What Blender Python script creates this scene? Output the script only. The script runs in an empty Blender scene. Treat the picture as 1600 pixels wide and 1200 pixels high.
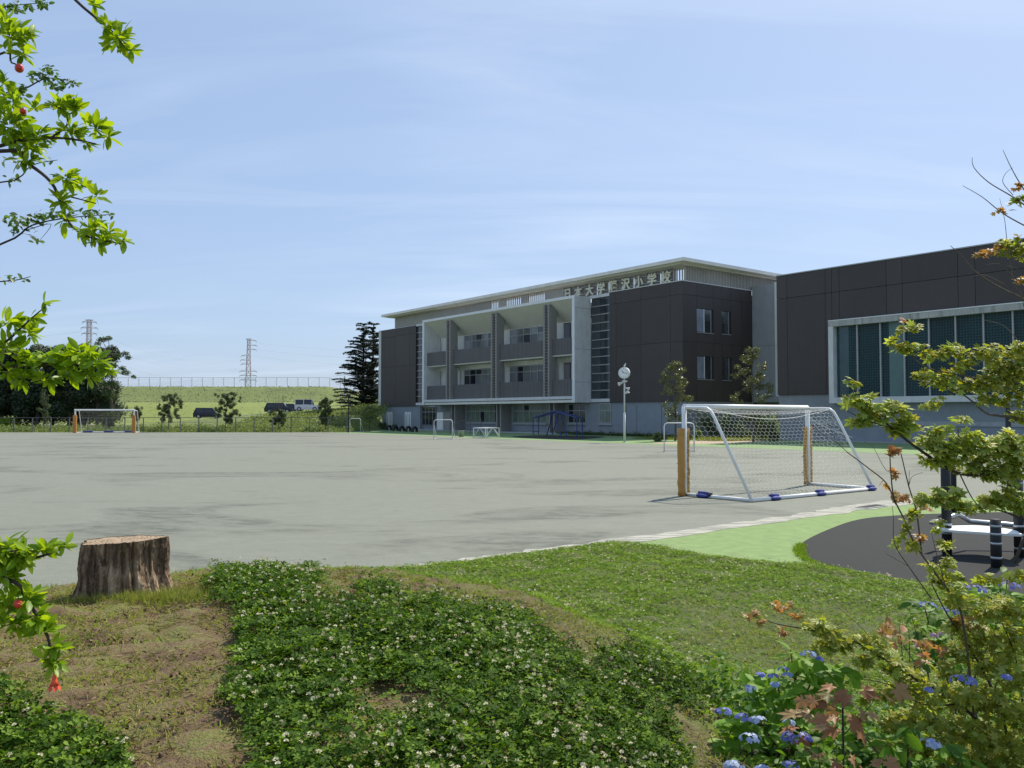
import bpy, math, random
import numpy as np
from mathutils import Vector, Matrix
random.seed(7); rng = np.random.default_rng(11)
SC = bpy.context.scene; COL = SC.collection
R = math.radians

# ------------------------------------------------------------------ camera, sky, sun, exposure
FPX = 1300.0; PITCH = math.atan(48/1300.0); EYE = 1.95
cam = bpy.data.cameras.new('camera'); cam.sensor_width = 36; cam.lens = 36*FPX/1600
cam.clip_start = .05; cam.clip_end = 9000
camo = bpy.data.objects.new('camera', cam); COL.objects.link(camo)
camo.location = (0, 0, EYE); camo.rotation_euler = (math.pi/2+PITCH, 0, 0); SC.camera = camo

SUN_AZ = math.atan2(.89, 1.11)      # from +Y towards +X
SUN_EL = R(51.5)
W = bpy.data.worlds.new('World'); SC.world = W; W.use_nodes = True
nt = W.node_tree; nt.nodes.clear()
def N_(t, ty, **k):
    n = t.nodes.new(ty)
    for a, b in k.items(): setattr(n, a, b)
    return n
sky = N_(nt, 'ShaderNodeTexSky', sky_type='NISHITA', sun_disc=False, sun_elevation=SUN_EL, sun_rotation=SUN_AZ,
         altitude=0, air_density=1.0, dust_density=1.2, ozone_density=2.0)
tc = N_(nt, 'ShaderNodeTexCoord'); sep = N_(nt, 'ShaderNodeSeparateXYZ'); nt.links.new(tc.outputs['Generated'], sep.inputs[0])
def M_(t, op, a, b=None, c=None, clamp=False):
    n = t.nodes.new('ShaderNodeMath'); n.operation = op; n.use_clamp = clamp
    for i, v in enumerate((a, b, c)):
        if v is None: continue
        if isinstance(v, (int, float)): n.inputs[i].default_value = v
        else: t.links.new(v, n.inputs[i])
    return n.outputs[0]
zz = M_(nt, 'ADD', M_(nt, 'MAXIMUM', sep.outputs[2], 0.0), .16)
cb = N_(nt, 'ShaderNodeCombineXYZ')
nt.links.new(M_(nt, 'DIVIDE', sep.outputs[0], zz), cb.inputs[0]); nt.links.new(M_(nt, 'DIVIDE', sep.outputs[1], zz), cb.inputs[1])
mp = N_(nt, 'ShaderNodeMapping'); nt.links.new(cb.outputs[0], mp.inputs[0])
mp.inputs['Rotation'].default_value = (0, 0, R(-22)); mp.inputs['Scale'].default_value = (.38, 1.5, 1)
nz = N_(nt, 'ShaderNodeTexNoise'); nt.links.new(mp.outputs[0], nz.inputs['Vector'])
nz.inputs['Scale'].default_value = 1.7; nz.inputs['Detail'].default_value = 9; nz.inputs['Roughness'].default_value = .56; nz.inputs['Distortion'].default_value = .9
n2 = N_(nt, 'ShaderNodeTexNoise'); nt.links.new(cb.outputs[0], n2.inputs['Vector']); n2.inputs['Scale'].default_value = .55; n2.inputs['Detail'].default_value = 3
cl = M_(nt, 'MULTIPLY', M_(nt, 'MULTIPLY', M_(nt, 'SUBTRACT', nz.outputs[0], .44), 3.2, clamp=True), M_(nt, 'MULTIPLY', M_(nt, 'SUBTRACT', n2.outputs[0], .36), 3.5, clamp=True), clamp=True)
cl = M_(nt, 'MULTIPLY', cl, .6)
veil = N_(nt, 'ShaderNodeMix', data_type='RGBA'); veil.inputs[0].default_value = .52; nt.links.new(sky.outputs[0], veil.inputs[6]); veil.inputs[7].default_value = (4.9, 6.6, 9.7, 1)
mx = N_(nt, 'ShaderNodeMix', data_type='RGBA'); nt.links.new(cl, mx.inputs[0]); nt.links.new(veil.outputs[2], mx.inputs[6]); mx.inputs[7].default_value = (7.4, 8.5, 10.2, 1)
bg = N_(nt, 'ShaderNodeBackground'); bg.inputs[1].default_value = .094; nt.links.new(mx.outputs[2], bg.inputs[0])
wo = N_(nt, 'ShaderNodeOutputWorld'); nt.links.new(bg.outputs[0], wo.inputs[0])
sl = bpy.data.lights.new('sun', 'SUN'); sl.energy = 5.0; sl.angle = R(.53); sl.color = (1, .93, .80)
so = bpy.data.objects.new('sun', sl); COL.objects.link(so)
sd = Vector((math.sin(SUN_AZ)*math.cos(SUN_EL), math.cos(SUN_AZ)*math.cos(SUN_EL), math.sin(SUN_EL)))
so.rotation_euler = sd.to_track_quat('Z', 'Y').to_euler(); so.location = (20, 20, 40)
vs = SC.view_settings; vs.view_transform = 'Standard'; vs.look = 'None'; vs.gamma = 1; vs.use_curve_mapping = False; vs.exposure = 0.22
SC.cycles.max_bounces = 6; SC.cycles.diffuse_bounces = 3; SC.cycles.transmission_bounces = 3; SC.cycles.transparent_max_bounces = 8

# ------------------------------------------------------------------ geometry helpers
def ray(px, py):
    c, s = math.cos(PITCH), math.sin(PITCH); a, b = (px-800)/FPX, -(py-600)/FPX
    return np.array([a, c-b*s, s+b*c])
def atz(px, py, z=0.):            # ground point seen at a pixel
    r = ray(px, py); return np.array([0, 0, EYE])+(z-EYE)/r[2]*r
def atd(px, py, D):               # point at depth D
    r = ray(px, py); return np.array([0, 0, EYE])+D/r[1]*r

def tag(o, label=None, cat=None, group=None, kind=None):
    if label: o['label'] = label
    if cat: o['category'] = cat
    if group: o['group'] = group
    if kind: o['kind'] = kind
    return o
def empty(name, loc=(0, 0, 0), rz=0, label=None, cat=None, group=None):
    o = bpy.data.objects.new(name, None); COL.objects.link(o); o.location = loc; o.rotation_euler = (0, 0, rz); o.empty_display_size = .2
    return tag(o, label, cat, group)
def link(name, me, parent=None, m=None):
    o = bpy.data.objects.new(name, me); COL.objects.link(o)
    if parent: o.parent = parent
    if m is not None and not me.materials: me.materials.append(m)
    return o
class MB:
    def __init__(s): s.v = []; s.f = []
    def add(s, vs_, fs_):
        b = len(s.v); s.v += [tuple(map(float, p)) for p in vs_]; s.f += [tuple(b+i for i in f) for f in fs_]; return s
    def box(s, x0, x1, y0, y1, z0, z1):
        x0, x1 = min(x0, x1), max(x0, x1); y0, y1 = min(y0, y1), max(y0, y1)
        return s.add([(x0,y0,z0),(x1,y0,z0),(x1,y1,z0),(x0,y1,z0),(x0,y0,z1),(x1,y0,z1),(x1,y1,z1),(x0,y1,z1)],
                     [(0,3,2,1),(4,5,6,7),(0,1,5,4),(1,2,6,5),(2,3,7,6),(3,0,4,7)])
    def tube(s, pts, rad, n=8, cap=True):
        pts = [Vector(p) for p in pts]; k = len(pts)
        rad = rad if hasattr(rad, '__len__') else [rad]*k
        up = Vector((0, 0, 1)); b = len(s.v); prev = None
        for i, p in enumerate(pts):
            d = (pts[min(i+1, k-1)]-pts[max(i-1, 0)]).normalized()
            if prev is None:
                a = d.cross(up if abs(d.z) < .95 else Vector((1, 0, 0))).normalized()
            else: a = (prev-d*prev.dot(d)).normalized()
            prev = a; c = d.cross(a)
            for j in range(n):
                t = 2*math.pi*j/n; s.v.append(tuple(p+(a*math.cos(t)+c*math.sin(t))*rad[i]))
        for i in range(k-1):
            for j in range(n):
                j2 = (j+1) % n; s.f.append((b+i*n+j, b+i*n+j2, b+(i+1)*n+j2, b+(i+1)*n+j))
        if cap:
            s.f.append(tuple(b+j for j in range(n))[::-1]); s.f.append(tuple(b+(k-1)*n+j for j in range(n)))
        return s
    def cyl(s, p, q, r, n=12, r2=None): return s.tube([p, q], [r, r if r2 is None else r2], n)
    def lathe(s, prof, n=24, c=(0, 0, 0)):
        b = len(s.v); k = len(prof)
        for r, z in prof:
            for j in range(n):
                t = 2*math.pi*j/n; s.v.append((c[0]+r*math.cos(t), c[1]+r*math.sin(t), c[2]+z))
        for i in range(k-1):
            for j in range(n):
                j2 = (j+1) % n; s.f.append((b+i*n+j, b+i*n+j2, b+(i+1)*n+j2, b+(i+1)*n+j))
        s.f.append(tuple(b+j for j in range(n))[::-1]); s.f.append(tuple(b+(k-1)*n+j for j in range(n))); return s
    def prism(s, poly, z0, z1):
        n = len(poly)
        return s.add([(x, y, z0) for x, y in poly]+[(x, y, z1) for x, y in poly],
                     [tuple(range(n))[::-1], tuple(range(n, 2*n))]+[(i, (i+1) % n, n+(i+1) % n, n+i) for i in range(n)])
    def build(s, name, m, parent=None, smooth=False, bevel=0):
        me = bpy.data.meshes.new(name); me.from_pydata(s.v, [], s.f); me.update()
        if smooth: me.shade_smooth()
        o = link(name, me, parent, m)
        if bevel:
            md = o.modifiers.new('bevel', 'BEVEL'); md.width = bevel; md.segments = 2; md.limit_method = 'ANGLE'
        return o
def np_mesh(name, V, faces_k, F, m, cols=None, smooth=False):
    """V (n,3); F (m,k) uniform faces"""
    me = bpy.data.meshes.new(name); k = F.shape[1]
    me.vertices.add(len(V)); me.vertices.foreach_set('co', V.astype(np.float32).ravel())
    me.loops.add(F.size); me.loops.foreach_set('vertex_index', F.astype(np.int32).ravel())
    me.polygons.add(len(F)); me.polygons.foreach_set('loop_start', np.arange(0, F.size, k, dtype=np.int32)); me.polygons.foreach_set('loop_total', np.full(len(F), k, dtype=np.int32))
    if cols is not None:
        a = me.color_attributes.new('Col', 'FLOAT_COLOR', 'POINT'); c4 = np.ones((len(V), 4), np.float32); c4[:, :3] = cols if cols.ndim == 2 else cols[:, None]
        a.data.foreach_set('color', c4.ravel())
    me.update(calc_edges=True); me.validate()
    if smooth: me.shade_smooth()
    if m: me.materials.append(m)
    return me
def frames(nrm, spin=None):
    """rotation matrices (n,3,3) whose z is nrm, spun at random"""
    n = len(nrm); z = nrm/np.linalg.norm(nrm, axis=1, keepdims=True)
    h = rng.normal(size=(n, 3)) if spin is None else spin+rng.normal(size=(n, 3))*1e-3
    x = h-(h*z).sum(1, keepdims=True)*z; x /= np.linalg.norm(x, axis=1, keepdims=True); y = np.cross(z, x)
    return np.stack([x, y, z], axis=2)
def cloud(name, T, TF, C, Rm, S, m, col=None, parent=None, smooth=False):
    """one mesh of many copies of template T (verts) / TF (uniform faces)"""
    n = len(C); k = len(T); T = np.asarray(T, float); TF = np.asarray(TF)
    S = np.broadcast_to(np.asarray(S, float).reshape(n, -1), (n, 3)) if np.ndim(S) else np.full((n, 3), S)
    V = np.einsum('nij,nkj->nki', Rm, T[None]*S[:, None, :])+C[:, None, :]
    F = (TF[None]+(np.arange(n)*k)[:, None, None]).reshape(-1, TF.shape[1])
    col = rng.random(n) if col is None else col
    me = np_mesh(name, V.reshape(-1, 3), None, F, m, np.repeat(col, k), smooth)
    return link(name, me, parent)
# leaf templates, leaf runs along +x from the stalk
QUAD = ([(0,0,0),(.45,.3,.06),(1,0,-.05),(.45,-.3,.06)], [(0,1,2),(0,2,3)])
def ovate(w=.32, droop=.18, n=5):
    v = []; f = []
    xs = np.linspace(0, 1, n)
    for x in xs:
        ww = w*math.sin(math.pi*min(1, x*.93+.03))**.8; z = -droop*x*x
        v += [(x, ww, z+.22*ww), (x, 0, z), (x, -ww, z+.22*ww)]
    for i in range(n-1):
        a = 3*i; f += [(a, a+1, a+4), (a, a+4, a+3), (a+1, a+2, a+5), (a+1, a+5, a+4)]
    return v, f
OVATE = ovate(); 
POM = ovate(.2, .12); HYDL = ovate(.25, .22, 6)
def maple(lobes=7):
    ang = [-128, -86, -42, 0, 42, 86, 128] if lobes == 7 else [-110, -55, 0, 55, 110]
    ln = [.36, .66, .88, 1, .88, .66, .36] if lobes == 7 else [.5, .85, 1, .85, .5]
    v = [(0, 0, 0)]; ring = []
    for i, (a, l) in enumerate(zip(ang, ln)):
        t = R(a)
        for dx, q in ((-.78, .60), (0, 1), (.78, .60)):
            tt = t+dx*R(24); ring.append((l*q*math.cos(tt), l*q*math.sin(tt), -.18*(l*q)**2))
        if i < len(ang)-1:
            tm = R((a+ang[i+1])/2); ring.append((.36*math.cos(tm), .36*math.sin(tm), .03))
    v += ring; f = [(0, i, i+1) for i in range(1, len(ring))]
    return v, f
MAPLE = maple(7); OAK = maple(5); OAK = ([(x*1.0, y*.8, z) if i == 0 or (i % 4) not in (0,) else (x*1.9, y*1.5, z) for i, (x, y, z) in enumerate(OAK[0])], OAK[1])
def clover_t():
    v = []; f = []
    for k in range(3):
        t = 2*math.pi*k/3; b = len(v)
        for x, y, z in ((.04,0,0),(.6,-.42,.12),(1.0,-.3,.1),(.95,0,.02),(1.0,.3,.1),(.6,.42,.12)):
            v.append((x*math.cos(t)-y*math.sin(t), x*math.sin(t)+y*math.cos(t), z))
        f += [(b,b+1,b+2),(b,b+2,b+3),(b,b+3,b+4),(b,b+4,b+5)]
    return v, f
CLOVER = clover_t()
BLADE = ([(0,-.04,0),(0,.04,0),(.55,.03,.05),(1,0,-.12),(.55,-.03,.05)], [(0,1,2),(0,2,4),(4,2,3)])
def ball():
    v = []; f = []
    for i, (r, z) in enumerate(((.5,-.7),(1,-.1),(.8,.5))):
        for j in range(6):
            t = math.pi*(j+.5*i)/3; v.append((r*math.cos(t), r*math.sin(t), z))
    for i in range(2):
        for j in range(6):
            a = i*6+j; b_ = i*6+(j+1) % 6; f += [(a, b_, b_+6), (a, b_+6, a+6)]
    v.append((0, 0, .95)); f += [(12+j, 12+(j+1) % 6, 18) for j in range(6)]
    return v, f
BALL = ball()
def head_t():
    r_ = np.random.default_rng(3); v = []; f = []
    for k in range(22):
        d = r_.normal(size=3); d[2] = d[2]*.6+.35; d /= np.linalg.norm(d); a = np.cross(d, [.3, .5, .8]); a /= np.linalg.norm(a); b_ = len(v)
        v += [tuple(d*.25), tuple(d*.8+a*.28), tuple(d*1.1), tuple(d*.8-a*.28)]; f += [(b_, b_+1, b_+2), (b_, b_+2, b_+3)]
    return v, f
HEADT = head_t()
def floret_t():
    v = [(0,0,.05)]; f = []
    for k in range(4):
        t = math.pi*k/2; b = len(v)
        for x, y, z in ((.35,-.42,0),(.9,-.38,.08),(1.05,0,.0),(.9,.38,.08),(.35,.42,0)):
            v.append((x*math.cos(t)-y*math.sin(t), x*math.sin(t)+y*math.cos(t), z))
        f += [(0,b,b+1),(0,b+1,b+2),(0,b+2,b+3),(0,b+3,b+4)]
    return v, f
FLORET = floret_t()
ZF = lambda n: np.tile(np.array([0, 0, 1.]), (n, 1))

# ------------------------------------------------------------------ materials
def new_mat(name):
    m = bpy.data.materials.new(name); m.use_nodes = True; t = m.node_tree
    return m, t, t.nodes['Principled BSDF'], t.nodes['Material Output']
def ramp(t, fac, stops):
    r = t.nodes.new('ShaderNodeValToRGB'); e = r.color_ramp.elements
    while len(e) < len(stops): e.new(.5)
    for el, (p, c) in zip(e, stops): el.position = p; el.color = (*c, 1)
    if fac is not None: t.links.new(fac, r.inputs[0])
    return r.outputs[0]
def noise(t, scale, detail=4, rough=.55, vec=None, dist=0, coord='Object'):
    n = t.nodes.new('ShaderNodeTexNoise'); n.inputs['Scale'].default_value = scale; n.inputs['Detail'].default_value = detail
    n.inputs['Roughness'].default_value = rough; n.inputs['Distortion'].default_value = dist
    if vec is None:
        c = t.nodes.new('ShaderNodeTexCoord'); vec = c.outputs[coord]
    t.links.new(vec, n.inputs['Vector']); return n.outputs[0]
def scaled(t, sc, rot=(0, 0, 0), coord='Object'):
    c = t.nodes.new('ShaderNodeTexCoord'); m = t.nodes.new('ShaderNodeMapping'); t.links.new(c.outputs[coord], m.inputs[0])
    m.inputs['Scale'].default_value = sc; m.inputs['Rotation'].default_value = rot; return m.outputs[0]
def bump(t, b, h, strength=.3, dist=.01):
    n = t.nodes.new('ShaderNodeBump'); n.inputs['Strength'].default_value = strength; n.inputs['Distance'].default_value = dist
    t.links.new(h, n.inputs['Height']); t.links.new(n.outputs[0], b.inputs['Normal'])
def mat(name, col, rough=.6, var=.12, scale=3, metal=0, bumpd=0, bscale=60, spec=.5, stretch=(1, 1, 1)):
    m, t, b, o = new_mat(name); v = scaled(t, stretch)
    f = noise(t, scale, 6, .6, v); a = tuple(c*(1-var) for c in col); d = tuple(min(1, c*(1+var)) for c in col)
    t.links.new(ramp(t, f, [(.3, a), (.7, d)]), b.inputs['Base Color'])
    b.inputs['Roughness'].default_value = rough; b.inputs['Metallic'].default_value = metal; b.inputs['Specular IOR Level'].default_value = spec
    if bumpd: bump(t, b, noise(t, bscale, 4), .6, bumpd)
    return m
def leafmat(name, cols, trans=.35, rough=.45, tcol=None, spec=.4):
    m, t, b, o = new_mat(name)
    at = t.nodes.new('ShaderNodeAttribute'); at.attribute_name = 'Col'; oi = t.nodes.new('ShaderNodeObjectInfo')
    f = M_(t, 'FRACT', M_(t, 'ADD', at.outputs['Fac'], oi.outputs['Random']))
    n = len(cols); c = ramp(t, f, [(i/(n-1), k) for i, k in enumerate(cols)])
    t.links.new(c, b.inputs['Base Color']); b.inputs['Roughness'].default_value = rough; b.inputs['Specular IOR Level'].default_value = spec
    if trans:
        tr = t.nodes.new('ShaderNodeBsdfTranslucent'); mm = t.nodes.new('ShaderNodeMix'); mm.data_type = 'RGBA'; mm.blend_type = 'MULTIPLY'; mm.inputs[0].default_value = 1
        t.links.new(c, mm.inputs[6]); mm.inputs[7].default_value = (*(tcol or (1.5, 1.6, .7)), 1); t.links.new(mm.outputs[2], tr.inputs[0])
        ms = t.nodes.new('ShaderNodeMixShader'); ms.inputs[0].default_value = trans; t.links.new(b.outputs[0], ms.inputs[1]); t.links.new(tr.outputs[0], ms.inputs[2]); t.links.new(ms.outputs[0], o.inputs[0])
    return m
def concrete(name, col, stain=.35, zs=.25, var=.1):
    m, t, b, o = new_mat(name)
    f1 = noise(t, 1.2, 8, .65); f2 = noise(t, 2.2, 6, .7, scaled(t, (1.6, 1.6, zs)))
    c = ramp(t, f1, [(.25, tuple(k*(1-var) for k in col)), (.75, tuple(k*(1+var) for k in col))])
    mm = t.nodes.new('ShaderNodeMix'); mm.data_type = 'RGBA'; mm.blend_type = 'MULTIPLY'
    t.links.new(M_(t, 'MULTIPLY', M_(t, 'SUBTRACT', f2, .5), stain*5, clamp=True), mm.inputs[0]); t.links.new(c, mm.inputs[6]); mm.inputs[7].default_value = (.5, .5, .48, 1)
    t.links.new(mm.outputs[2], b.inputs['Base Color']); b.inputs['Roughness'].default_value = .85; bump(t, b, noise(t, 40, 4), .3, .004); return m
MT = {}
MT['white'] = mat('white_paint', (.74, .75, .73), .45, .06, 4)
MT['offwhite'] = mat('off_white_wall', (.76, .76, .71), .7, .06, 1)
MT['soffit'] = mat('soffit_board', (.68, .67, .60), .8, .05, 1)
MT['roofw'] = concrete('roof_edge', (.82, .79, .72), .12)
MT['conc'] = concrete('concrete_light', (.36, .37, .38), .25)
MT['concw'] = concrete('concrete_pale', (.66, .66, .64), .35)
MT['concg'] = concrete('concrete_base', (.26, .285, .31), .2)
MT['concst'] = concrete('concrete_stained', (.42, .42, .39), .9, .06, .2)
MT['steel'] = mat('galvanised_steel', (.45, .47, .48), .4, .1, 6, .6)
MT['pole'] = mat('pole_paint', (.6, .61, .6), .4, .08, 3)
MT['alu'] = mat('aluminium_frame', (.36, .37, .36), .4, .06, 3, .3)
MT['dkframe'] = mat('dark_frame', (.05, .05, .055), .4, .06, 3)
MT['black'] = mat('black_rubber', (.018, .018, .02), .7, .2, 8)
MT['blue'] = mat('blue_paint', (.012, .035, .19), .4, .1, 4)
MT['bag'] = mat('blue_bag', (.035, .05, .22), .75, .2, 12)
MT['cord'] = mat('net_cord', (.75, .76, .72), .7, .05)
MT['tie'] = mat('dark_tie', (.03, .06, .05), .7, .2)
MT['letter'] = mat('cream_letter', (.80, .77, .62), .5, .05)
MT['bark'] = mat('bark', (.10, .085, .07), .9, .35, 14, bumpd=.01, bscale=50)
MT['twig'] = mat('twig_bark', (.13, .10, .075), .85, .3, 30)
MT['dktwig'] = mat('dark_twig', (.05, .035, .03), .8, .3, 30)
MT['fence'] = mat('fence_steel', (.10, .11, .10), .6, .1)
MT['greyrail'] = mat('pale_rail', (.5, .52, .48), .6, .1)
MT['pylon'] = mat('pylon_steel', (.42, .44, .46), .6, .05)
MT['pylon_rhaze'] = mat('pylon_red_hazed', (.48, .36, .35), .6, .05)  # red paint paled to grey-pink: distance haze put into the colour
MT['carb'] = mat('black_car_paint', (.012, .012, .015), .15, .1)
MT['carw'] = mat('silver_car_paint', (.62, .62, .60), .25, .03, metal=.2)
MT['tailr'] = mat('tail_lamp', (.3, .02, .02), .3, .1)
MT['roofo'] = mat('orange_roof', (.42, .22, .13), .8, .1)
MT['curtain'] = mat('curtain', (.36, .40, .36), .9, .12, 6, stretch=(3, 3, .3))
# ribbed dark cladding
def cladding(name, col, pitch=.15, sheen=.55):
    m, t, b, o = new_mat(name); f = noise(t, .7, 5, .6)
    oi = t.nodes.new('ShaderNodeObjectInfo')
    c = ramp(t, M_(t, 'ADD', M_(t, 'MULTIPLY', f, .6), M_(t, 'MULTIPLY', oi.outputs['Random'], .4)), [(.25, tuple(k*.88 for k in col)), (.75, tuple(k*1.12 for k in col))])
    t.links.new(c, b.inputs['Base Color']); b.inputs['Roughness'].default_value = sheen
    tcn = t.nodes.new('ShaderNodeTexCoord'); sp = t.nodes.new('ShaderNodeSeparateXYZ'); t.links.new(tcn.outputs['Object'], sp.inputs[0])
    w = M_(t, 'SINE', M_(t, 'MULTIPLY', M_(t, 'ADD', sp.outputs[0], sp.outputs[1]), 2*math.pi/pitch)); bump(t, b, w, .35, .012); return m
MT['dark'] = cladding('dark_ribbed_cladding', (.058, .046, .041))
MT['balc'] = cladding('grey_ribbed_cladding', (.135, .128, .125), .2)
MT['louv'] = cladding('pale_ribbed_screen', (.44, .42, .38), .3)
MT['fin'] = mat('fin_paint', (.27, .255, .235), .7, .08, 2)
def glass(name, col, rough=.06, var=.3, scale=.8):
    m = mat(name, col, rough, var, scale, spec=.6); return m
MT['glass'] = glass('window_glass', (.025, .032, .04))
MT['glass2'] = glass('window_glass_pale', (.055, .065, .07), .1)
MT['glass3'] = glass('curtained_glass', (.17, .19, .18), .15)
MT['glassg'] = glass('green_curtained_glass', (.15, .19, .15), .2)
MT['blind'] = glass('blue_blind_glass', (.22, .25, .30), .25)
# fritted gym glass: fine dot print on teal glass
m, t, b, o = new_mat('fritted_teal_glass'); MT['frit'] = m
v = t.nodes.new('ShaderNodeTexVoronoi'); v.inputs['Scale'].default_value = 5.5; v.inputs['Randomness'].default_value = .15
t.links.new(scaled(t, (1, .02, 1)), v.inputs['Vector'])
f = noise(t, .35, 3, .5)
dots = M_(t, 'GREATER_THAN', v.outputs['Distance'], .36)
c = t.nodes.new('ShaderNodeMix'); c.data_type = 'RGBA'; t.links.new(dots, c.inputs[0])
c.inputs[6].default_value = (.012, .024, .03, 1); t.links.new(ramp(t, f, [(.3, (.022, .05, .055)), (.7, (.03, .075, .08))]), c.inputs[7])
t.links.new(c.outputs[2], b.inputs['Base Color']); b.inputs['Roughness'].default_value = .3; b.inputs['Specular IOR Level'].default_value = .2
MT['teal'] = mat('teal_curtain_glass', (.085, .16, .15), .3, .1, 1)
# court: fine grey sand with damp darker streaks
m, t, b, o = new_mat('court_surface'); MT['court'] = m
big = noise(t, .26, 7, .66, scaled(t, (.5, .95, 1), (0, 0, R(14))), .9); mid = noise(t, 2.6, 8, .75, scaled(t, (.55, 1.3, 1), (0, 0, R(8))), .5); fine = noise(t, 60, 3, .7)
str_ = M_(t, 'MULTIPLY', M_(t, 'MULTIPLY', M_(t, 'SUBTRACT', big, .52), 12, clamp=True), M_(t, 'MULTIPLY', M_(t, 'SUBTRACT', mid, .40), 6, clamp=True))
cc = ramp(t, M_(t, 'ADD', M_(t, 'MULTIPLY', fine, .45), M_(t, 'MULTIPLY', mid, .55)), [(.3, (.143, .152, .123)), (.7, (.207, .218, .178))])
c = t.nodes.new('ShaderNodeMix'); c.data_type = 'RGBA'; c.blend_type = 'MULTIPLY'; t.links.new(M_(t, 'MULTIPLY', str_, .95), c.inputs[0]); t.links.new(cc, c.inputs[6]); c.inputs[7].default_value = (.50, .51, .50, 1)
sc1 = noise(t, 9, 8, .8, scaled(t, (.45, 1.5, 1)), .4); sc2 = noise(t, 45, 6, .8)
c3 = t.nodes.new('ShaderNodeMix'); c3.data_type = 'RGBA'; c3.blend_type = 'MULTIPLY'; c3.inputs[0].default_value = .8; t.links.new(c.outputs[2], c3.inputs[6]); t.links.new(ramp(t, M_(t, 'ADD', M_(t, 'MULTIPLY', sc1, .5), M_(t, 'MULTIPLY', sc2, .5)), [(.36, (.66, .66, .66)), (.47, (.98, .98, .98)), (.62, (1.18, 1.18, 1.18))]), c3.inputs[7])
t.links.new(c3.outputs[2], b.inputs['Base Color']); b.inputs['Roughness'].default_value = .9; bump(t, b, M_(t, 'ADD', fine, M_(t, 'MULTIPLY', sc1, 2)), .6, .008)
MT['green'] = mat('green_surface', (.165, .25, .08), .9, .17, 5, bumpd=.006, bscale=80)
MT['fgreen'] = mat('green_surface_far', (.165, .26, .10), .9, .12, 1)
MT['pad'] = mat('black_rubber_paving', (.0145, .0158, .0145), .97, .55, 55, bumpd=.004, bscale=120)
MT['path'] = mat('tan_paving', (.40, .30, .22), .9, .1, 2)
MT['asph'] = mat('road_asphalt', (.16, .16, .15), .9, .1, 2)
# worn pale strip: off-white that breaks up into court colour
m, t, b, o = new_mat('worn_white_strip'); MT['strip'] = m
f = noise(t, 3.0, 6, .7, scaled(t, (.5, 2.4, 1), (0, 0, R(-40))))
t.links.new(ramp(t, f, [(.44, (.20, .205, .175)), (.56, (.40, .385, .33))]), b.inputs['Base Color']); b.inputs['Roughness'].default_value = .9
# soil / lawn of the near mound
m, t, b, o = new_mat('mound_soil'); MT['soil'] = m
f = noise(t, 3.2, 8, .7); f2 = noise(t, 24, 5, .7); f3 = noise(t, 90, 3, .7)
c = ramp(t, M_(t, 'ADD', M_(t, 'MULTIPLY', f, .7), M_(t, 'MULTIPLY', f2, .3)), [(.34, (.036, .022, .012)), (.43, (.12, .072, .038)), (.50, (.18, .13, .06)), (.57, (.17, .18, .045))])
ga = t.nodes.new('ShaderNodeAttribute'); ga.attribute_name = 'Col'; gm = t.nodes.new('ShaderNodeMix'); gm.data_type = 'RGBA'; t.links.new(ga.outputs['Fac'], gm.inputs[0]); t.links.new(c, gm.inputs[6]); t.links.new(ramp(t, f2, [(.3, (.05, .085, .018)), (.7, (.13, .165, .045))]), gm.inputs[7]); c = gm.outputs[2]
c2 = t.nodes.new('ShaderNodeMix'); c2.data_type = 'RGBA'; c2.blend_type = 'MULTIPLY'; c2.inputs[0].default_value = .7; t.links.new(c, c2.inputs[6]); t.links.new(ramp(t, f3, [(.3, (.6, .6, .6)), (.7, (1.3, 1.25, 1.15))]), c2.inputs[7])
t.links.new(c2.outputs[2], b.inputs['Base Color']); b.inputs['Roughness'].default_value = .95; bump(t, b, M_(t, 'ADD', f2, f3), .9, .02)
# hill grass
m, t, b, o = new_mat('hill_grass'); MT['hill'] = m
at = t.nodes.new('ShaderNodeAttribute'); at.attribute_name = 'Col'
f = noise(t, .22, 7, .7, scaled(t, (.6, 1.6, 1))); f2 = noise(t, 1.6, 5, .7)
c1_ = ramp(t, M_(t, 'ADD', M_(t, 'MULTIPLY', f, .6), M_(t, 'MULTIPLY', f2, .4)), [(.36, (.085, .11, .036)), (.5, (.13, .165, .042)), (.62, (.16, .195, .052))])
c2_ = ramp(t, f2, [(.35, (.18, .225, .05)), (.65, (.22, .265, .062))])
c = t.nodes.new('ShaderNodeMix'); c.data_type = 'RGBA'; t.links.new(at.outputs['Fac'], c.inputs[0]); t.links.new(c1_, c.inputs[6]); t.links.new(c2_, c.inputs[7])
t.links.new(c.outputs[2], b.inputs['Base Color']); b.inputs['Roughness'].default_value = .95; bump(t, b, f2, .8, .3)
MT['earth'] = mat('far_ground', (.12, .14, .07), .95, .3, .02)
MT['clov'] = leafmat('clover_leaf', [(.026, .060, .005), (.052, .112, .009), (.098, .185, .016), (.19, .29, .04)], .32, .6, (1.5, 1.5, .5), .1)
MT['lawn'] = leafmat('lawn_clover', [(.085, .165, .014), (.14, .25, .022), (.21, .32, .035), (.32, .40, .08)], .32, .6, (1.5, 1.5, .45), .07)
MT['grass'] = leafmat('grass_blade', [(.20, .25, .03), (.26, .29, .06), (.14, .21, .02), (.36, .33, .12), (.28, .22, .09)], .3, .7, None, .1)
MT['dry'] = leafmat('dry_thatch', [(.32, .22, .11), (.15, .09, .05), (.48, .38, .20), (.24, .22, .07), (.16, .17, .04)], .1, .85, None, .1)
MT['cflower'] = leafmat('clover_flower', [(.58, .54, .34), (.68, .65, .46), (.42, .32, .19)], .1, .8, (1, 1, .9))
MT['pom'] = leafmat('pomegranate_leaf', [(.15, .28, .015), (.22, .37, .02), (.29, .43, .03), (.11, .22, .012)], .48, .4, (1.8, 1.5, .35), .3)
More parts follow.
